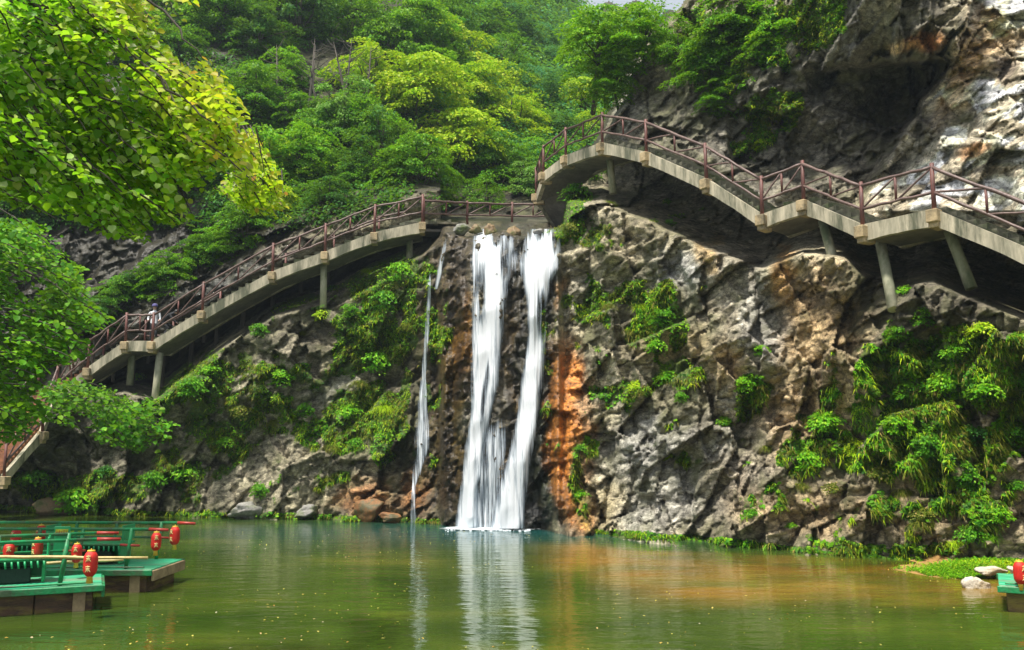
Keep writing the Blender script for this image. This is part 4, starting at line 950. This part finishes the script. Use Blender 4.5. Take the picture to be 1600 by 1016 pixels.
for a in [
 (440, 590, 30, 'bright', 'bright fern-like shrub in the middle of the left cliff below the stairs'), (405, 512, 22, 'mid', 'small green shrub in the dark hollow under the left stairway'),
 (300, 600, 34, 'mid', 'green shrub beside the foot of the pale support column on the left'), (330, 575, 24, 'bright', 'bright little shrub just right of the left support column'),
 (290, 735, 34, 'bright', 'round bright shrub low on the left cliff near the waterline'), (240, 745, 28, 'mid', 'darker shrub low on the cliff above the green boats'),
 (120, 775, 44, 'bright', 'bright leafy shrub at the waterline right behind the green boats'), (60, 745, 34, 'mid', 'green shrub under the lowest stair flight'),
 (170, 735, 24, 'dark', 'dark shrub on the shaded rock left of the bright waterline shrub'), (505, 492, 22, 'yellow', 'yellowish shrub at the foot of the middle support column'),
 (550, 485, 26, 'mid', 'green shrub between the middle column and the thin waterfall'), (628, 420, 32, 'bright', 'bright shrub on the ledge under the highest left flight'),
 (605, 465, 34, 'mid', 'leafy shrub on the ledge left of the thin waterfall'), (520, 450, 18, 'dark', 'dark shrub behind the middle support column'),
 (590, 560, 34, 'bright', 'bright shrub on the mossy cliff left of the thin waterfall'), (545, 640, 28, 'bright', 'pale green shrub below the grey rock slab'),
 (480, 640, 24, 'mid', 'small shrub on the left tip of the grey rock slab'), (560, 690, 22, 'mid', 'small dark-green shrub over the rusty boulder at the waterline'),
 (405, 765, 22, 'mid', 'narrow shrub in the cleft at the waterline of the left cliff'), (355, 690, 22, 'bright', 'small bright shrub on the rock below the hanging bush'),
 (215, 590, 18, 'bright', 'small bright shrub between the two left support columns'), (380, 640, 22, 'olive', 'olive shrub in the middle of the left cliff'),
 (900, 300, 34, 'mid', 'shrub under the curved top of the right stairway'), (925, 270, 30, 'bright', 'bright shrub pushing against the slanted column of the right stairway'), (905, 250, 22, 'bright', 'small bright shrub overlapping the beam near the stair curve'),
 (890, 355, 24, 'olive', 'mossy shrub on the rock shoulder just right of the falls'), (1045, 350, 16, 'mid', 'little shrub on the dry rock under the right stairs'),
 (1030, 495, 30, 'mid', 'dark green shrub in the middle of the grey cliff right of the falls'), (1028, 540, 26, 'bright', 'bright shrub just below the dark one on the grey cliff'),
 (1045, 590, 28, 'bright', 'bright shrub above the black crevice right of the ochre streak'), (995, 600, 20, 'yellow', 'yellowish shrub on the bulging boulder right of the ochre streak'),
 (1065, 620, 18, 'mid', 'small shrub at the right end of the black crevice'), (1190, 545, 20, 'bright', 'small bright shrub where the tan rock slope begins'),
 (1165, 600, 26, 'bright', 'bright shrub halfway down the diagonal grassy seam'), (1135, 655, 22, 'bright', 'bright shrub at the lower end of the diagonal grassy seam'),
 (1045, 712, 18, 'yellow', 'lone yellow-green shrub on the grey rock near the waterline'), (1175, 800, 18, 'mid', 'small shrub just above the water in the middle right'), (1235, 820, 12, 'bright', 'tiny bright shrub on the bank above the silt'),
 (905, 770, 20, 'bright', 'green shrub growing inside the ochre streak'), (907, 700, 15, 'mid', 'narrow shrub higher up between the two ochre streaks'),
 (1413, 452, 22, 'bright', 'leafy sprig beside the foot of the second leaning column'), (1445, 495, 32, 'mid', 'green shrub below the dark overhang on the right'), (1400, 520, 24, 'mid', 'dark-green shrub right of the tan rock slope'),
 (1535, 515, 32, 'yellow', 'yellow-green shrub standing under the right end of the overhang'), (1490, 545, 28, 'bright', 'bright shrub left of the yellow-green one on the right bank'), (1370, 585, 28, 'olive', 'olive shrub on the upper edge of the overgrown right bank'),
 (1480, 590, 40, 'bright', 'broad bright shrub in the middle of the overgrown right bank'), (1420, 610, 34, 'mid', 'wide green shrub left of the broad bright one'), (1540, 610, 36, 'bright', 'bright shrub near the right edge below the overhang'),
 (1585, 590, 32, 'mid', 'green shrub cut by the right edge below the overhang'), (1290, 655, 38, 'bright', 'bright shrub at the left end of the overgrown right bank'), (1400, 660, 34, 'bright', 'round bright shrub in the centre of the right bank'),
 (1340, 700, 30, 'yellow', 'yellow-green shrub over the black hollow on the right bank'), (1262, 715, 32, 'bright', 'bright shrub left of the black hollow'), (1375, 740, 30, 'olive', 'olive shrub right of the black hollow'),
 (1450, 690, 34, 'mid', 'mid-green shrub right of the centre of the bank'), (1520, 680, 36, 'dark', 'dark shrub on the shaded part of the right bank'), (1585, 680, 30, 'mid', 'green shrub at the right edge halfway up the bank'),
 (1510, 745, 28, 'mid', 'green shrub above the grassy islet on the right'), (1560, 800, 28, 'bright', 'bright shrub above the boat at the right edge'), (1515, 830, 30, 'mid', 'leafy shrub hanging down behind the grassy islet'),
 (1440, 800, 26, 'olive', 'olive shrub left of the plants behind the islet'), (1300, 760, 22, 'olive', 'straw-coloured shrub on the brown bank'), (1590, 760, 26, 'mid', 'dark-green shrub at the right edge above the boat'),
 (1205, 185, 24, 'olive', 'olive plant on the dark rock face left of the cave'), (1190, 225, 20, 'yellow', 'small yellow-green plant on the rock face above the stairs'), (1270, 70, 24, 'yellow', 'yellow-green plant at the left edge of the grey slab')]:
    shrub(*a)
for a in [
 (575, 425, 22, 'yellow', 'yellow-green grass hanging under the highest left flight'), (560, 600, 26, 'olive', 'olive grass tuft left of the grey hollow by the thin waterfall'), (520, 700, 26, 'olive', 'olive grass tuft below the grey slab'),
 (600, 640, 28, 'yellow', 'yellow grass tuft beside the dark wet wall'), (640, 510, 24, 'olive', 'long grass touching the thin waterfall'), (255, 680, 30, 'olive', 'straw-brown dry tuft under the hanging bush'),
 (470, 520, 22, 'olive', 'grass tuft right of the hollow under the left stairs'), (430, 660, 22, 'olive', 'grass tuft in the cleft of the left cliff'), (985, 520, 28, 'olive', 'straw-coloured tuft left of the dark shrub on the grey cliff'),
 (950, 480, 24, 'olive', 'olive tuft high on the grey cliff near the falls'), (1000, 480, 22, 'yellow', 'yellow tuft on top of the grey cliff bulge'), (1440, 820, 32, 'olive', 'long straw tuft on the bank behind the grassy islet'),
 (1490, 850, 26, 'yellow', 'yellow grass tuft at the foot of the bank behind the islet'), (1410, 770, 30, 'olive', 'long hanging straw tuft on the right bank'), (1330, 640, 24, 'olive', 'grass tuft right of the tan rock slope'),
 (1250, 760, 24, 'olive', 'brown tuft left of the hollow near the waterline'), (1200, 700, 20, 'olive', 'grass tuft at the right of the grey rocks'), (1545, 840, 26, 'bright', 'green reed-like tuft above the islet'),
 (950, 320, 22, 'olive', 'hanging grass at the foot of the slanted column near the stair curve'), (1390, 600, 22, 'yellow', 'yellow grass on the overgrown right bank')]:
    shrub(*a, kind='tuft', off=.1)
# short grass and creepers over every mossy ledge
gi, gj = np.nonzero((mo > .45) & (D0 < 41) & (Vv < shore(U)-1) & (Vv > -40) & (U > -60) & (U < 1680)); g1 = np.random.default_rng(5)
def pick(n, thr=None):
    k = g1.choice(len(gi), n); u = us[gj[k]]+g1.uniform(-1, 1, n); v = vs_[gi[k]]+g1.uniform(-1, 1, n); ok = fbm(np.stack([u/26, v/22, u*0+n*.001], -1), 3, 700) > -.02; return u[ok], v[ok]
for n, mt in ((20000, 'olive'), (8000, 'yellow'), (8000, 'mid')):
    u, v = pick(n); b = at(u, v, Dat(u, v)-.01); m_ = 3; b = np.repeat(b, m_, 0)+g1.normal(size=(len(b)*m_, 3))*.03; a = g1.uniform(0, 6.28, len(b))
    d = nrm(np.stack([np.cos(a)*.6, -.5-np.abs(np.sin(a))*.5, g1.uniform(.1, 1.0, len(b))], -1)); ln = g1.uniform(.12, .34, len(b))
    vs, f = blades(b, d, ln, ln*.09+.008, g1, .9, 2); tag(link('cliff_grass', mesh_np('cliff_grass', vs, f, 4, ML[mt])), 'short grass and moss hanging from the cliff ledges', kind='stuff')
for n, mt in ((26000, 'mid'), (24000, 'bright'), (12000, 'dark')):
    u, v = pick(n); b = at(u, v, Dat(u, v)-g1.uniform(.02, .16, len(u))); k = len(b); s = g1.uniform(.06, .15, k)
    me = leaves_mesh('creepers', b, np.stack([g1.normal(size=k)*.4, -.7+g1.normal(size=k)*.3, .9+g1.normal(size=k)*.3], -1), np.stack([g1.normal(size=k), g1.normal(size=k)*.3-.3, -.7+g1.normal(size=k)*.4], -1), s, s*.7, ML[mt])
    tag(link('creepers', me), 'small creeping leaves spread over the mossy rock', kind='stuff')
# ------------------------------------------------------------------ boats with red lanterns
m_green = simple('green_paint', (.012, .34, .11), (.008, .20, .06), rough=.5, scale=4, bump=.4, dirt=(.07, .13, .06))
m_deck = simple('turquoise_deck', (.04, .50, .25), (.02, .34, .15), rough=.5, scale=2.2, bump=.4, stretch=(.5, 2, 2), dirt=(.16, .30, .17))
m_bench = simple('bench_paint', (.02, .42, .15), (.015, .27, .09), rough=.4, scale=3, bump=.1)
m_hull = simple('wet_hull_wood', (.13, .07, .032), (.05, .028, .014), rough=.7, scale=2.5, bump=.7, stretch=(1, 1, 4), dirt=(.22, .17, .03))
m_plank = simple('worn_plank', (.45, .33, .18), (.25, .17, .09), rough=.7, scale=3, bump=.5)
m_pole = simple('yellow_bamboo', (.62, .50, .20), (.46, .34, .12), rough=.45, scale=4, bump=.2)
m_redend = simple('red_paint', (.50, .05, .035), (.34, .03, .02), rough=.45, scale=4, bump=.2)
m_lant = simple('red_silk', (.78, .025, .012), (.60, .015, .01), rough=.5, scale=9, bump=.4, stretch=(3, 3, .3))
m_gold = simple('gold_trim', (.85, .58, .06), (.65, .42, .03), rough=.5, scale=10, bump=.1)
m_char = simple('painted_character', (.90, .72, .30), (.8, .6, .2), rough=.5, scale=10, bump=.1)
m_dk = simple('dark_net', (.02, .04, .03), rough=.8, scale=20)
m_pale = simple('pale_paint', (.75, .74, .62), (.55, .54, .42), rough=.5, scale=5, bump=.2)
WCH = 'rail end painted red'

def lantern(p, h, label, turn=0.0, sq=1.0):
    root = thing('red_lantern', label, 'lantern', p, turn, 'red lanterns hung on the boats')
    b = MB(); prof = []
    n = 14
    for i in range(n+1):
        t = i/n; r = .20*h*(1-abs(2*t-1)**4.0)**.42; r = max(r, .10*h); r *= 1+(.02 if i % 2 else -.02)
        prof.append((r, -h*.08-h*.72*(1-t)))
    b.lathe((0, 0, 0), prof, 18); b.build('lantern_body', m_lant, root)
    c = MB(); c.lathe((0, 0, 0), [(.001, -h*.05), (.11*h, -h*.05), (.11*h, -h*.10), (.001, -h*.10)], 14)
    c.tube([(0, 0, 0), (0, 0, -h*.06)], .008, 6); c.build('cap', m_gold, root)
    c = MB(); c.lathe((0, 0, 0), [(.001, -h*.79), (.10*h, -h*.79), (.08*h, -h*.84), (.10*h, -h*1.0), (.001, -h*1.02)], 12); c.build('tassel', m_gold, root)
    # brush-stroke characters on the side facing the pool
    st_ = MB(); rr = .205*h
    def S_(x0, z0, x1, z1, w=.022):
        pp = []
        for k in range(5):
            t = k/4; x = (x0+(x1-x0)*t)*h; z = (z0+(z1-z0)*t)*h
            a = x/rr; pp.append((rr*1.0*math.sin(a), -rr*math.cos(a), z))
        st_.tube(pp, [w*h*.7, w*h, w*h, w*h*.9, w*h*.4], 5, smooth=False)
    for zc in (-.28, -.58):
        S_(-.07, zc+.07, .07, zc+.08, .015); S_(0, zc+.11, 0, zc-.08, .015); S_(-.06, zc+.01, .06, zc+.02, .015); S_(-.01, zc, -.08, zc-.09, .015); S_(.01, zc, .08, zc-.08, .015)
    st_.build('characters', m_char, root); return root

def boat(x0, x1, y0, y1, label, right_end='plank', seats=3, posts=(), rot=0.0, loc=(0, 0, 0), deckz=.45, railz=1.2, rail0=0.0):
    """raft-like boat along X, front side y0. coordinates relative to loc"""
    root = thing('raft_boat', label, 'boat', loc, rot); dz = deckz
    h = MB(); L_ = x1-x0
    n = int(L_/1.05)
    for k in range(n+1):                                    # planked pontoon with ribs
        xa = x0+.12+k*(L_-.24)/(n+1); xb = xa+(L_-.24)/(n+1)-.02
        h.box(((xa+xb)/2, y0+.14+R.uniform(-.008, .008), .12), (xb-xa, .06, .5), bev=.01)
        h.box(((xa+xb)/2, y1-.14, .12), (xb-xa, .06, .5), bev=.01)
    h.box(((x0+x1)/2, (y0+y1)/2, .1), (L_-.34, y1-y0-.4, .42))
    h.box((x1-.16, (y0+y1)/2, .12), (.06, y1-y0-.36, .5), bev=.01); h.box((x0+.16, (y0+y1)/2, .12), (.06, y1-y0-.36, .5), bev=.01)
    h.build('hull', m_hull, root)
    for k in range(3): f = MB(); f.box((x1-.35-k*1.9, y0+.09, .12), (.2, .05, .52), bev=.01); f.build('hull_rib', m_plank, root)
    d = MB(); np_ = 7; w = (y1-y0)/np_
    for k in range(np_): d.box(((x0+x1)/2, y0+w*(k+.5), dz-.03+R.uniform(-.003, .003)), (L_-.01, w-.012, .05), bev=.008)
    d.build('deck', m_deck, root)
    e = MB(); e.box(((x0+x1)/2, y0-.02, dz-.07), (L_+.04, .04, .11), bev=.01); e.box(((x0+x1)/2, y0+.03, dz+.03), (L_*.96, .05, .03), bev=.008)
    e.box(((x0+x1)/2, y1+.02, dz-.07), (L_+.04, .04, .11), bev=.01); e.build('gunwale', m_green, root)
    p = MB(); p.box((x1+.02, (y0+y1)/2, dz-.13), (.05, y1-y0-.02, .2), bev=.01); p.build('end_board', m_plank if right_end == 'plank' else m_green, root)
    for y in (y0+.1, y1-.1):
        for px_ in posts:
            t = MB(); t.tube([(px_-.05, y, dz-.02), (px_+.03, y, railz+.02)], .038, 8); t.build('rail_post', m_green, root)
        for z, r in ((railz, .030), (railz-.30, .024)):
            end = x1+(.25 if z == railz else -.3); rr_ = MB(); rr_.tube([(x0+rail0, y, z-.02), ((x0+end)/2, y, z+.012), (end-.38, y, z)], r, 8); rr_.build('rail', m_green, root)
            q = MB(); q.tube([(end-.38, y, z), (end, y, z-.015)], [r*1.12, r*.9], 8); q.build('red_rail_end', m_redend, root)
    for k in range(seats):
        xs_ = x1-1.35-k*1.55; yc = (y0+y1)/2
        b = MB()
        b.box((xs_, yc+.1, dz+.40), (.95, .62, .045), bev=.012)
        for sx_ in (-.4, .4): b.box((xs_+sx_, yc+.1, dz+.2), (.05, .5, .38), bev=.008)
        b.box((xs_, yc+.36, dz+.22), (.8, .03, .3), bev=.008); b.box((xs_+.45, yc+.12, dz+.62), (.035, .56, .30), bev=.01)
        for j in range(9): b.tube([(xs_-.4+j*.1, yc-.2, dz+.39), (xs_-.38+j*.1, yc-.24, dz+.27)], .018, 5)
        b.build('bench', m_bench, root)
        s_ = MB(); s_.box((xs_-.05, yc-.02, dz+.14), (.5, .24, .26), bev=.02); s_.build('stowage_box', m_dk, root)
    return root
a0 = on_z(160, 912, .45); x1a = a0[0]
boatA = boat(-7.5, 0, 0, 1.45, 'near turquoise-decked raft boat with green rails in the lower left corner', right_end='green', seats=4, posts=(-.62, -1.75, -2.9, -4.1), rot=math.radians(25), loc=(a0[0], a0[1], 0))
b0 = on_z(259, 882, .45); x1b = b0[0]
boatB = boat(x1b-8.0, x1b, 17.75, 19.45, 'farther green raft boat with red rail ends reaching out right of the near one', seats=4, posts=(x1b-.5, x1b-1.45, x1b-2.3, x1b-4.2, x1b-5.4))
c0 = on_z(1560, 914, .45)
boatC = boat(.0, 5.0, -1.2, .5, 'green raft boat cut off by the right edge of the picture', seats=2, posts=(.75, 2.0, 3.4), rot=math.radians(-28), loc=(c0[0]+1.2*math.sin(math.radians(28)), c0[1]+1.2*math.cos(math.radians(28)), 0), rail0=.7)
# bamboo punting poles laid over the benches
def pole(u0, v0, D0__, u1, v1, D1__, label):
    a, b = V(at(u0, v0, D0__)), V(at(u1, v1, D1__)); root_p = a.lerp(b, .5)
    t = MB(); n = 9; pp = [a.lerp(b, k/n)-root_p+Vector((0, 0, R.uniform(-.006, .006))) for k in range(n+1)]; rs = []
    t.tube(pp, [.030-.008*k/n+(.003 if k % 2 else 0) for k in range(n+1)], 8); o = t.build('bamboo_pole', m_pole); o.location = root_p
    return tag(o, label, 'pole')
pole(-60, 870, 15.0, 231, 872, 15.6, 'long pale bamboo pole lying level along the near raft boat')
pole(60, 881, 16.9, 193, 875, 17.2, 'shorter pale bamboo pole showing between the two left raft boats')
def hang(u, vtop, D, hpx, label): lantern(at(u, vtop, D), hpx*D/FPX/ .97, label, R.uniform(-.5, .5))
hang(143, 857, 15.1, 50, 'red lantern hanging at the front corner of the near raft boat')
hang(121, 847, 16.5, 37, 'red lantern on the rear rail of the near raft boat, just behind the corner one')
hang(245, 829, 17.7, 36, 'red lantern hanging on the front rail end of the farther raft boat')
hang(274, 820, 19.3, 36, 'red lantern at the outermost rear rail end of the farther raft boat')
hang(65, 818, 19.3, 34, 'red lantern high on the rear rail of the farther raft boat, third from the left')
hang(60, 838, 16.5, 38, 'red lantern below the high one, on the rear rail of the near raft boat')
hang(26, 824, 18.0, 36, 'red lantern near the left edge on the farther raft boat')
hang(15, 845, 16.5, 42, 'leftmost red lantern, with a yellow tassel, on the near raft boat')
hang(1592, 874, 15.6, 44, 'red lantern hanging on the raft boat at the right edge')
# small green notice board on the far boat
nb_ = thing('notice_board', 'small green notice board with faded yellow lettering between the two left boats', 'sign', at(94, 884, 17.3))
t = MB(); t.box((0, 0, .42), (.30, .03, .62), bev=.01); t.build('board', m_bench, nb_)
t = MB(); t.box((0, -.022, .62), (.24, .008, .12)); t.build('yellow_panel', simple('faded_yellow', (.55, .55, .04), rough=.6), nb_)
t = MB()
for k in range(5):
    x = -.09+k*.045; t.box((x, -.030, .62+.015*(k % 2)), (.012, .006, .05)); t.box((x, -.030, .62), (.03, .006, .010))
t.build('lettering', simple('faded_red', (.45, .12, .03), rough=.6), nb_)

# ------------------------------------------------------------------ islet, boulders, debris
m_sand = simple('silt_bank', (.42, .24, .07), (.28, .15, .04), rough=.8, scale=2, bump=.4)
c_ = on_z(1530, 903, 0); gx_ = np.linspace(-3.4, 6, 48); gy_ = np.linspace(-1.6, 3.6, 30); IX, IY = np.meshgrid(gx_, gy_)
hz = .24*np.exp(-((IX-1.6)/2.6)**4-((IY-1.0)/1.15)**2*1.0)+.05*fbm(np.stack([IX*1.5, IY*1.5, IX*0], -1), 3, 800)-.07
hz = hz+.3*sstep(1.2, 3.4, IY)*sstep(-.6, .8, IX)
ip = np.stack([IX+c_[0], IY+c_[1], hz], -1); I_ = np.arange(IX.size).reshape(IX.shape)
tag(link('islet_ground', mesh_np('islet_ground', ip.reshape(-1, 3), np.stack([I_[:-1, :-1], I_[:-1, 1:], I_[1:, 1:], I_[1:, :-1]], -1).reshape(-1, 4), 4, m_sand, smooth=True)), kind='structure')
g2 = np.random.default_rng(9)
def islet_patch(n, cx, cy, rx, ry, mt, l0, l1):
    x = g2.normal(size=n)*rx+cx; y = g2.normal(size=n)*ry+cy
    i = np.clip(np.searchsorted(gy_, y)-1, 0, 28); j = np.clip(np.searchsorted(gx_, x)-1, 0, 46); z = hz[i, j]; k = z > -.01; x, y, z = x[k], y[k], z[k]; n = len(x)
    a = g2.uniform(0, 6.28, n); d = nrm(np.stack([np.cos(a)*.5, np.sin(a)*.5, g2.uniform(.5, 1.3, n)], -1)); ln = g2.uniform(l0, l1, n)
    vs, f = blades(np.stack([x+c_[0], y+c_[1], z-.01], -1), d, ln, ln*.13, g2, .7, 3); return vs, f, mt
for a in [(5200, -.2, .4, .55, .45, 'bright', .14, .28), (1500, .35, -.1, .5, .22, 'mid', .10, .22), (6000, 1.9, .7, 1.0, .7, 'yellow', .12, .26), (900, 1.6, 1.7, .6, .25, 'mid', .2, .36), (900, 2.8, .9, .8, .6, 'yellow', .12, .28), (900, 0, .9, 1.2, .5, 'olive', .08, .2)]:
    vs, f, mt = islet_patch(*a); tag(link('islet_grass', mesh_np('islet_grass', vs, f, 4, ML[mt])), 'low green and yellow grass on the islet by the right bank', kind='stuff')

def rock(name, p, size, label, mt, seed, group=None, rot=0.0):
    g = np.random.default_rng(seed); n1, n2 = 26, 40
    th = np.linspace(0.001, math.pi-.001, n1)[:, None]; ph = np.linspace(0, 2*math.pi, n2, endpoint=False)[None, :]
    d = np.stack([np.sin(th)*np.cos(ph), np.sin(th)*np.sin(ph), np.cos(th)+0*ph], -1); r = np.ones(d.shape[:2])
    for k in range(16):
        a = nrm(g.normal(size=3)); h_ = g.uniform(.5, .85); dd = d@a; r = np.minimum(r, np.where(dd > .05, h_/np.maximum(dd, .05), 9))
    r = r*(1+.22*fbm(d*2.8+seed, 5, seed)); v = d*r[..., None]*np.array(size)/2
    I = np.arange(n1*n2).reshape(n1, n2); f = np.stack([I[:-1], np.roll(I, -1, 1)[:-1], np.roll(I, -1, 1)[1:], I[1:]], -1)[:, :, ::-1].reshape(-1, 4)
    o = link(name, mesh_np(name, v.reshape(-1, 3), f, 4, mt, smooth=False)); o.location = V(p); o.rotation_euler = (0, 0, rot)
    return tag(o, label, 'rock', group)
m_white = simple('pale_boulder', (.74, .68, .56), (.42, .36, .27), rough=.85, scale=6, bump=.9, dirt=(.38, .30, .18))
m_greyr = simple('grey_boulder', (.36, .35, .32), (.18, .17, .15), rough=.85, scale=3, bump=.8, dirt=(.10, .13, .04))
m_brownr = simple('brown_boulder', (.30, .20, .10), (.15, .10, .05), rough=.7, scale=3, bump=.8, dirt=(.10, .12, .03))
m_rust = simple('rusty_boulder', (.34, .15, .045), (.16, .07, .025), rough=.7, scale=3, bump=.8, dirt=(.10, .09, .04))
rock('boulder', on_z(1526, 916, .03), (.62, .45, .46), 'smooth white rock at the edge of the grassy islet', m_white, 3)
rock('boulder', on_z(1545, 892, .17), (.9, .4, .26), 'flat pale slab lying in the islet grass', m_white, 4)
rock('boulder', on_z(1592, 893, .2), (.5, .4, .3), 'pale stone at the right edge of the islet', m_white, 8)
for i, (u, v, D_, s, m_, lb) in enumerate([
 (720, 361, 35.6, (.9, .7, .6), m_greyr, 'mossy grey boulder on the lip left of the main falls'), (743, 360, 35.5, (.8, .7, .5), m_brownr, 'small brown boulder on the lip at the left stream'),
 (768, 362, 35.1, (.65, .6, .75), m_brownr, 'dark brown boulder splitting the top of the left stream'), (800, 369, 35.0, (1.0, .8, .9), m_brownr, 'mossy boulder on the lip between the two streams'),
 (843, 364, 35.2, (.55, .5, .55), m_greyr, 'small grey stone on the lip in the right stream'), (812, 446, 33.3, (1.1, .8, 1.6), m_greyr, 'wet grey rock knob between the two streams below the lip'), (868, 408, 33.6, (.7, .6, .9), m_greyr, 'dark wet stone pushing into the right stream'),
 (880, 385, 34.6, (1.2, 1.0, 1.4), m_greyr, 'mossy boulder shoulder right of the falls lip'), (575, 795, 34.6, (2.0, 1.2, 1.3), m_rust, 'rust-brown boulder at the waterline left of the thin waterfall'), (610, 808, 33.8, (1.1, .8, .5), m_rust, 'low rusty stone beside the thin waterfall foot'),
 (400, 800, 36.0, (2.6, 1.4, 1.0), m_greyr, 'grey boulder at the waterline in the middle of the left shore'), (480, 800, 35.4, (1.6, 1.0, .7), m_greyr, 'small grey boulder right of the middle one on the left shore'),
 (205, 790, 38.5, (1.2, 1.0, 1.6), m_greyr, 'upright pale boulder behind the far end of the green boats'), (80, 795, 38.0, (1.6, 1.2, 1.0), m_brownr, 'brown boulder behind the left lanterns')]):
    rock('boulder', at(u, v, D_), s, lb, m_, 20+i, 'boulders of the cliff foot and falls lip', rot=i*.7)
# floating leaves
n = 1900; x = g2.uniform(-14, 13, n); y = 10.5+20*g2.random(n)**1.5; k = fbm(np.stack([x*.3, y*.5, x*0], -1), 3, 900) > -.05; x, y = x[k], y[k]; n = len(x)
keep_ = ~((y > 14.2) & (y < 20) & (x < x1b+.3)) & ~((x > c0[0]-.5) & (y < 17.5)); x, y = x[keep_], y[keep_]; n = len(x)
me = leaves_mesh('floating_leaves', np.stack([x, y, x*0+.006], -1), np.stack([g2.normal(size=n)*.12, g2.normal(size=n)*.12, x*0+1], -1), np.stack([g2.normal(size=n), g2.normal(size=n), x*0], -1), g2.uniform(.02, .07, n), g2.uniform(.015, .04, n),
                 leaf_mat('fallen_leaves', [(0, (.45, .38, .06)), (.5, (.62, .55, .15)), (.85, (.5, .25, .05)), (1, (.8, .78, .6))], trans=.1))
tag(link('floating_leaves', me), 'yellow and pale fallen leaves floating on the pool', kind='stuff')

# ------------------------------------------------------------------ people on the left stairs
def person(loc, rz, label, joints, radii, edges, cloth, scale=1.0, hat=None, extra=None):
    me = bpy.data.meshes.new('body'); me.from_pydata(joints, edges, []); me.update()
    o = bpy.data.objects.new('person', me); C.objects.link(o)
    sk = o.modifiers.new('skin', 'SKIN'); sk.use_smooth_shade = True
    for v_, r in zip(me.skin_vertices[0].data, radii): v_.radius = r if isinstance(r, tuple) else (r, r)
    me.skin_vertices[0].data[0].use_root = True
    ss = o.modifiers.new('sub', 'SUBSURF'); ss.levels = 2; ss.render_levels = 2
    dg = bpy.context.evaluated_depsgraph_get(); m2 = bpy.data.meshes.new_from_object(o.evaluated_get(dg)); m2.name = 'person'
    o.modifiers.clear(); o.data = m2
    for m_ in cloth: m2.materials.append(m_[1])
    for p in m2.polygons:
        c = p.center; p.use_smooth = True
        for i, (test, _) in enumerate(cloth):
            if test(c): p.material_index = i; break
    o.location = V(loc); o.rotation_euler = (0, 0, rz); return tag(o, label, 'person', 'people on the left stairway')
skin_ = simple('skin', (.52, .33, .24), (.45, .28, .2), rough=.55); shirt = simple('white_shirt', (.78, .80, .82), (.62, .64, .68), rough=.8, scale=5)
dark = simple('dark_clothes', (.035, .037, .042), (.02, .02, .025), rough=.8); capm = simple('violet_cap', (.12, .11, .28), (.08, .07, .2), rough=.8); hairm = simple('hair', (.02, .016, .013), rough=.5)
J = [(0, 0, .95), (0, .02, 1.15), (0, .02, 1.38), (0, .0, 1.50), (0, -.02, 1.60), (0, -.01, 1.71),
     (-.19, .02, 1.40), (-.25, -.02, 1.12), (-.20, -.22, .98), (.19, .02, 1.40), (.25, -.04, 1.12), (.20, -.24, 1.0),
     (-.09, 0, .90), (-.10, -.03, .50), (-.10, .03, .08), (-.10, -.12, .03), (.09, 0, .90), (.11, -.10, .52), (.11, .0, .10), (.11, -.15, .05)]
E = [(0, 1), (1, 2), (2, 3), (3, 4), (4, 5), (2, 6), (6, 7), (7, 8), (2, 9), (9, 10), (10, 11), (0, 12), (12, 13), (13, 14), (14, 15), (0, 16), (16, 17), (17, 18), (18, 19)]
RD = [(.15, .11), (.14, .10), (.16, .10), .055, (.085, .10), (.075, .09), .06, .045, .03, .06, .045, .03, .09, .06, .045, .035, .09, .06, .045, .035]
pA = V(at(239, 535, 38.35)); pA.z = float(at(238, 536, 37.4)[2])+.04
oA = person(pA, math.radians(15), 'person in a white shirt and violet cap standing on the landing of the left stairway', J, RD, E,
       [(lambda c: c.z > 1.53, skin_), (lambda c: c.z > .93 and not (c.y < -.15), shirt), (lambda c: c.y < -.12 and c.z > .9, skin_), (lambda c: True, dark)])
hm = MB(); hm.lathe((0, 0, 1.68), [(.125, -.01), (.128, .03), (.11, .09), (.06, .125), (.001, .135)], 14, 1.1); hm.box((0, -.14, 1.68), (.15, .13, .015), bev=.005); o = hm.build('cap', capm, oA)
J2 = [(0, .10, .80), (0, -.02, .98), (0, -.22, 1.14), (0, -.34, 1.20), (0, -.42, 1.24), (0, -.50, 1.28),
      (-.18, -.22, 1.12), (-.22, -.36, .88), (-.16, -.52, .74), (.18, -.22, 1.12), (.22, -.38, .88), (.17, -.55, .76),
      (-.09, .10, .76), (-.11, -.18, .52), (-.11, .06, .12), (-.11, -.08, .05), (.09, .10, .76), (.11, -.32, .66), (.11, -.26, .26), (.11, -.40, .20)]
RD2 = [(.16, .13), (.16, .13), (.18, .12), .06, (.085, .095), (.075, .085)]+RD[6:]
pB = V(at(256, 528, 38.3)); pB.z = float(at(256, 528, 37.4)[2])
oB = person(pB, math.radians(105), 'person in dark clothes bending forward up the first steps beside the white-shirted one', J2, RD2, E,
       [(lambda c: c.y < -.40 and c.z > 1.18, skin_), (lambda c: c.y < -.50 and c.z < .80, skin_), (lambda c: True, dark)])
hm = MB(); hm.lathe((0, -.47, 1.27), [(.11, -.02), (.118, .03), (.09, .08), (.04, .105), (.001, .11)], 12); hm.build('hair', hairm, oB)

# ------------------------------------------------------------------ the air of the valley
hz_ = MB(); hz_.box((0, 95, 27.5), (330, 240, 63))
m_hz, nt, out = mat('haze'); pv_ = nd(nt, 'ShaderNodeVolumePrincipled', {'Color': (.72, .88, .98, 1), 'Density': .00045, 'Anisotropy': .2}); nt.links.new(pv_.outputs[0], out.inputs['Volume'])
tag(hz_.build('haze', m_hz), 'thin bluish air filling the valley', kind='stuff')
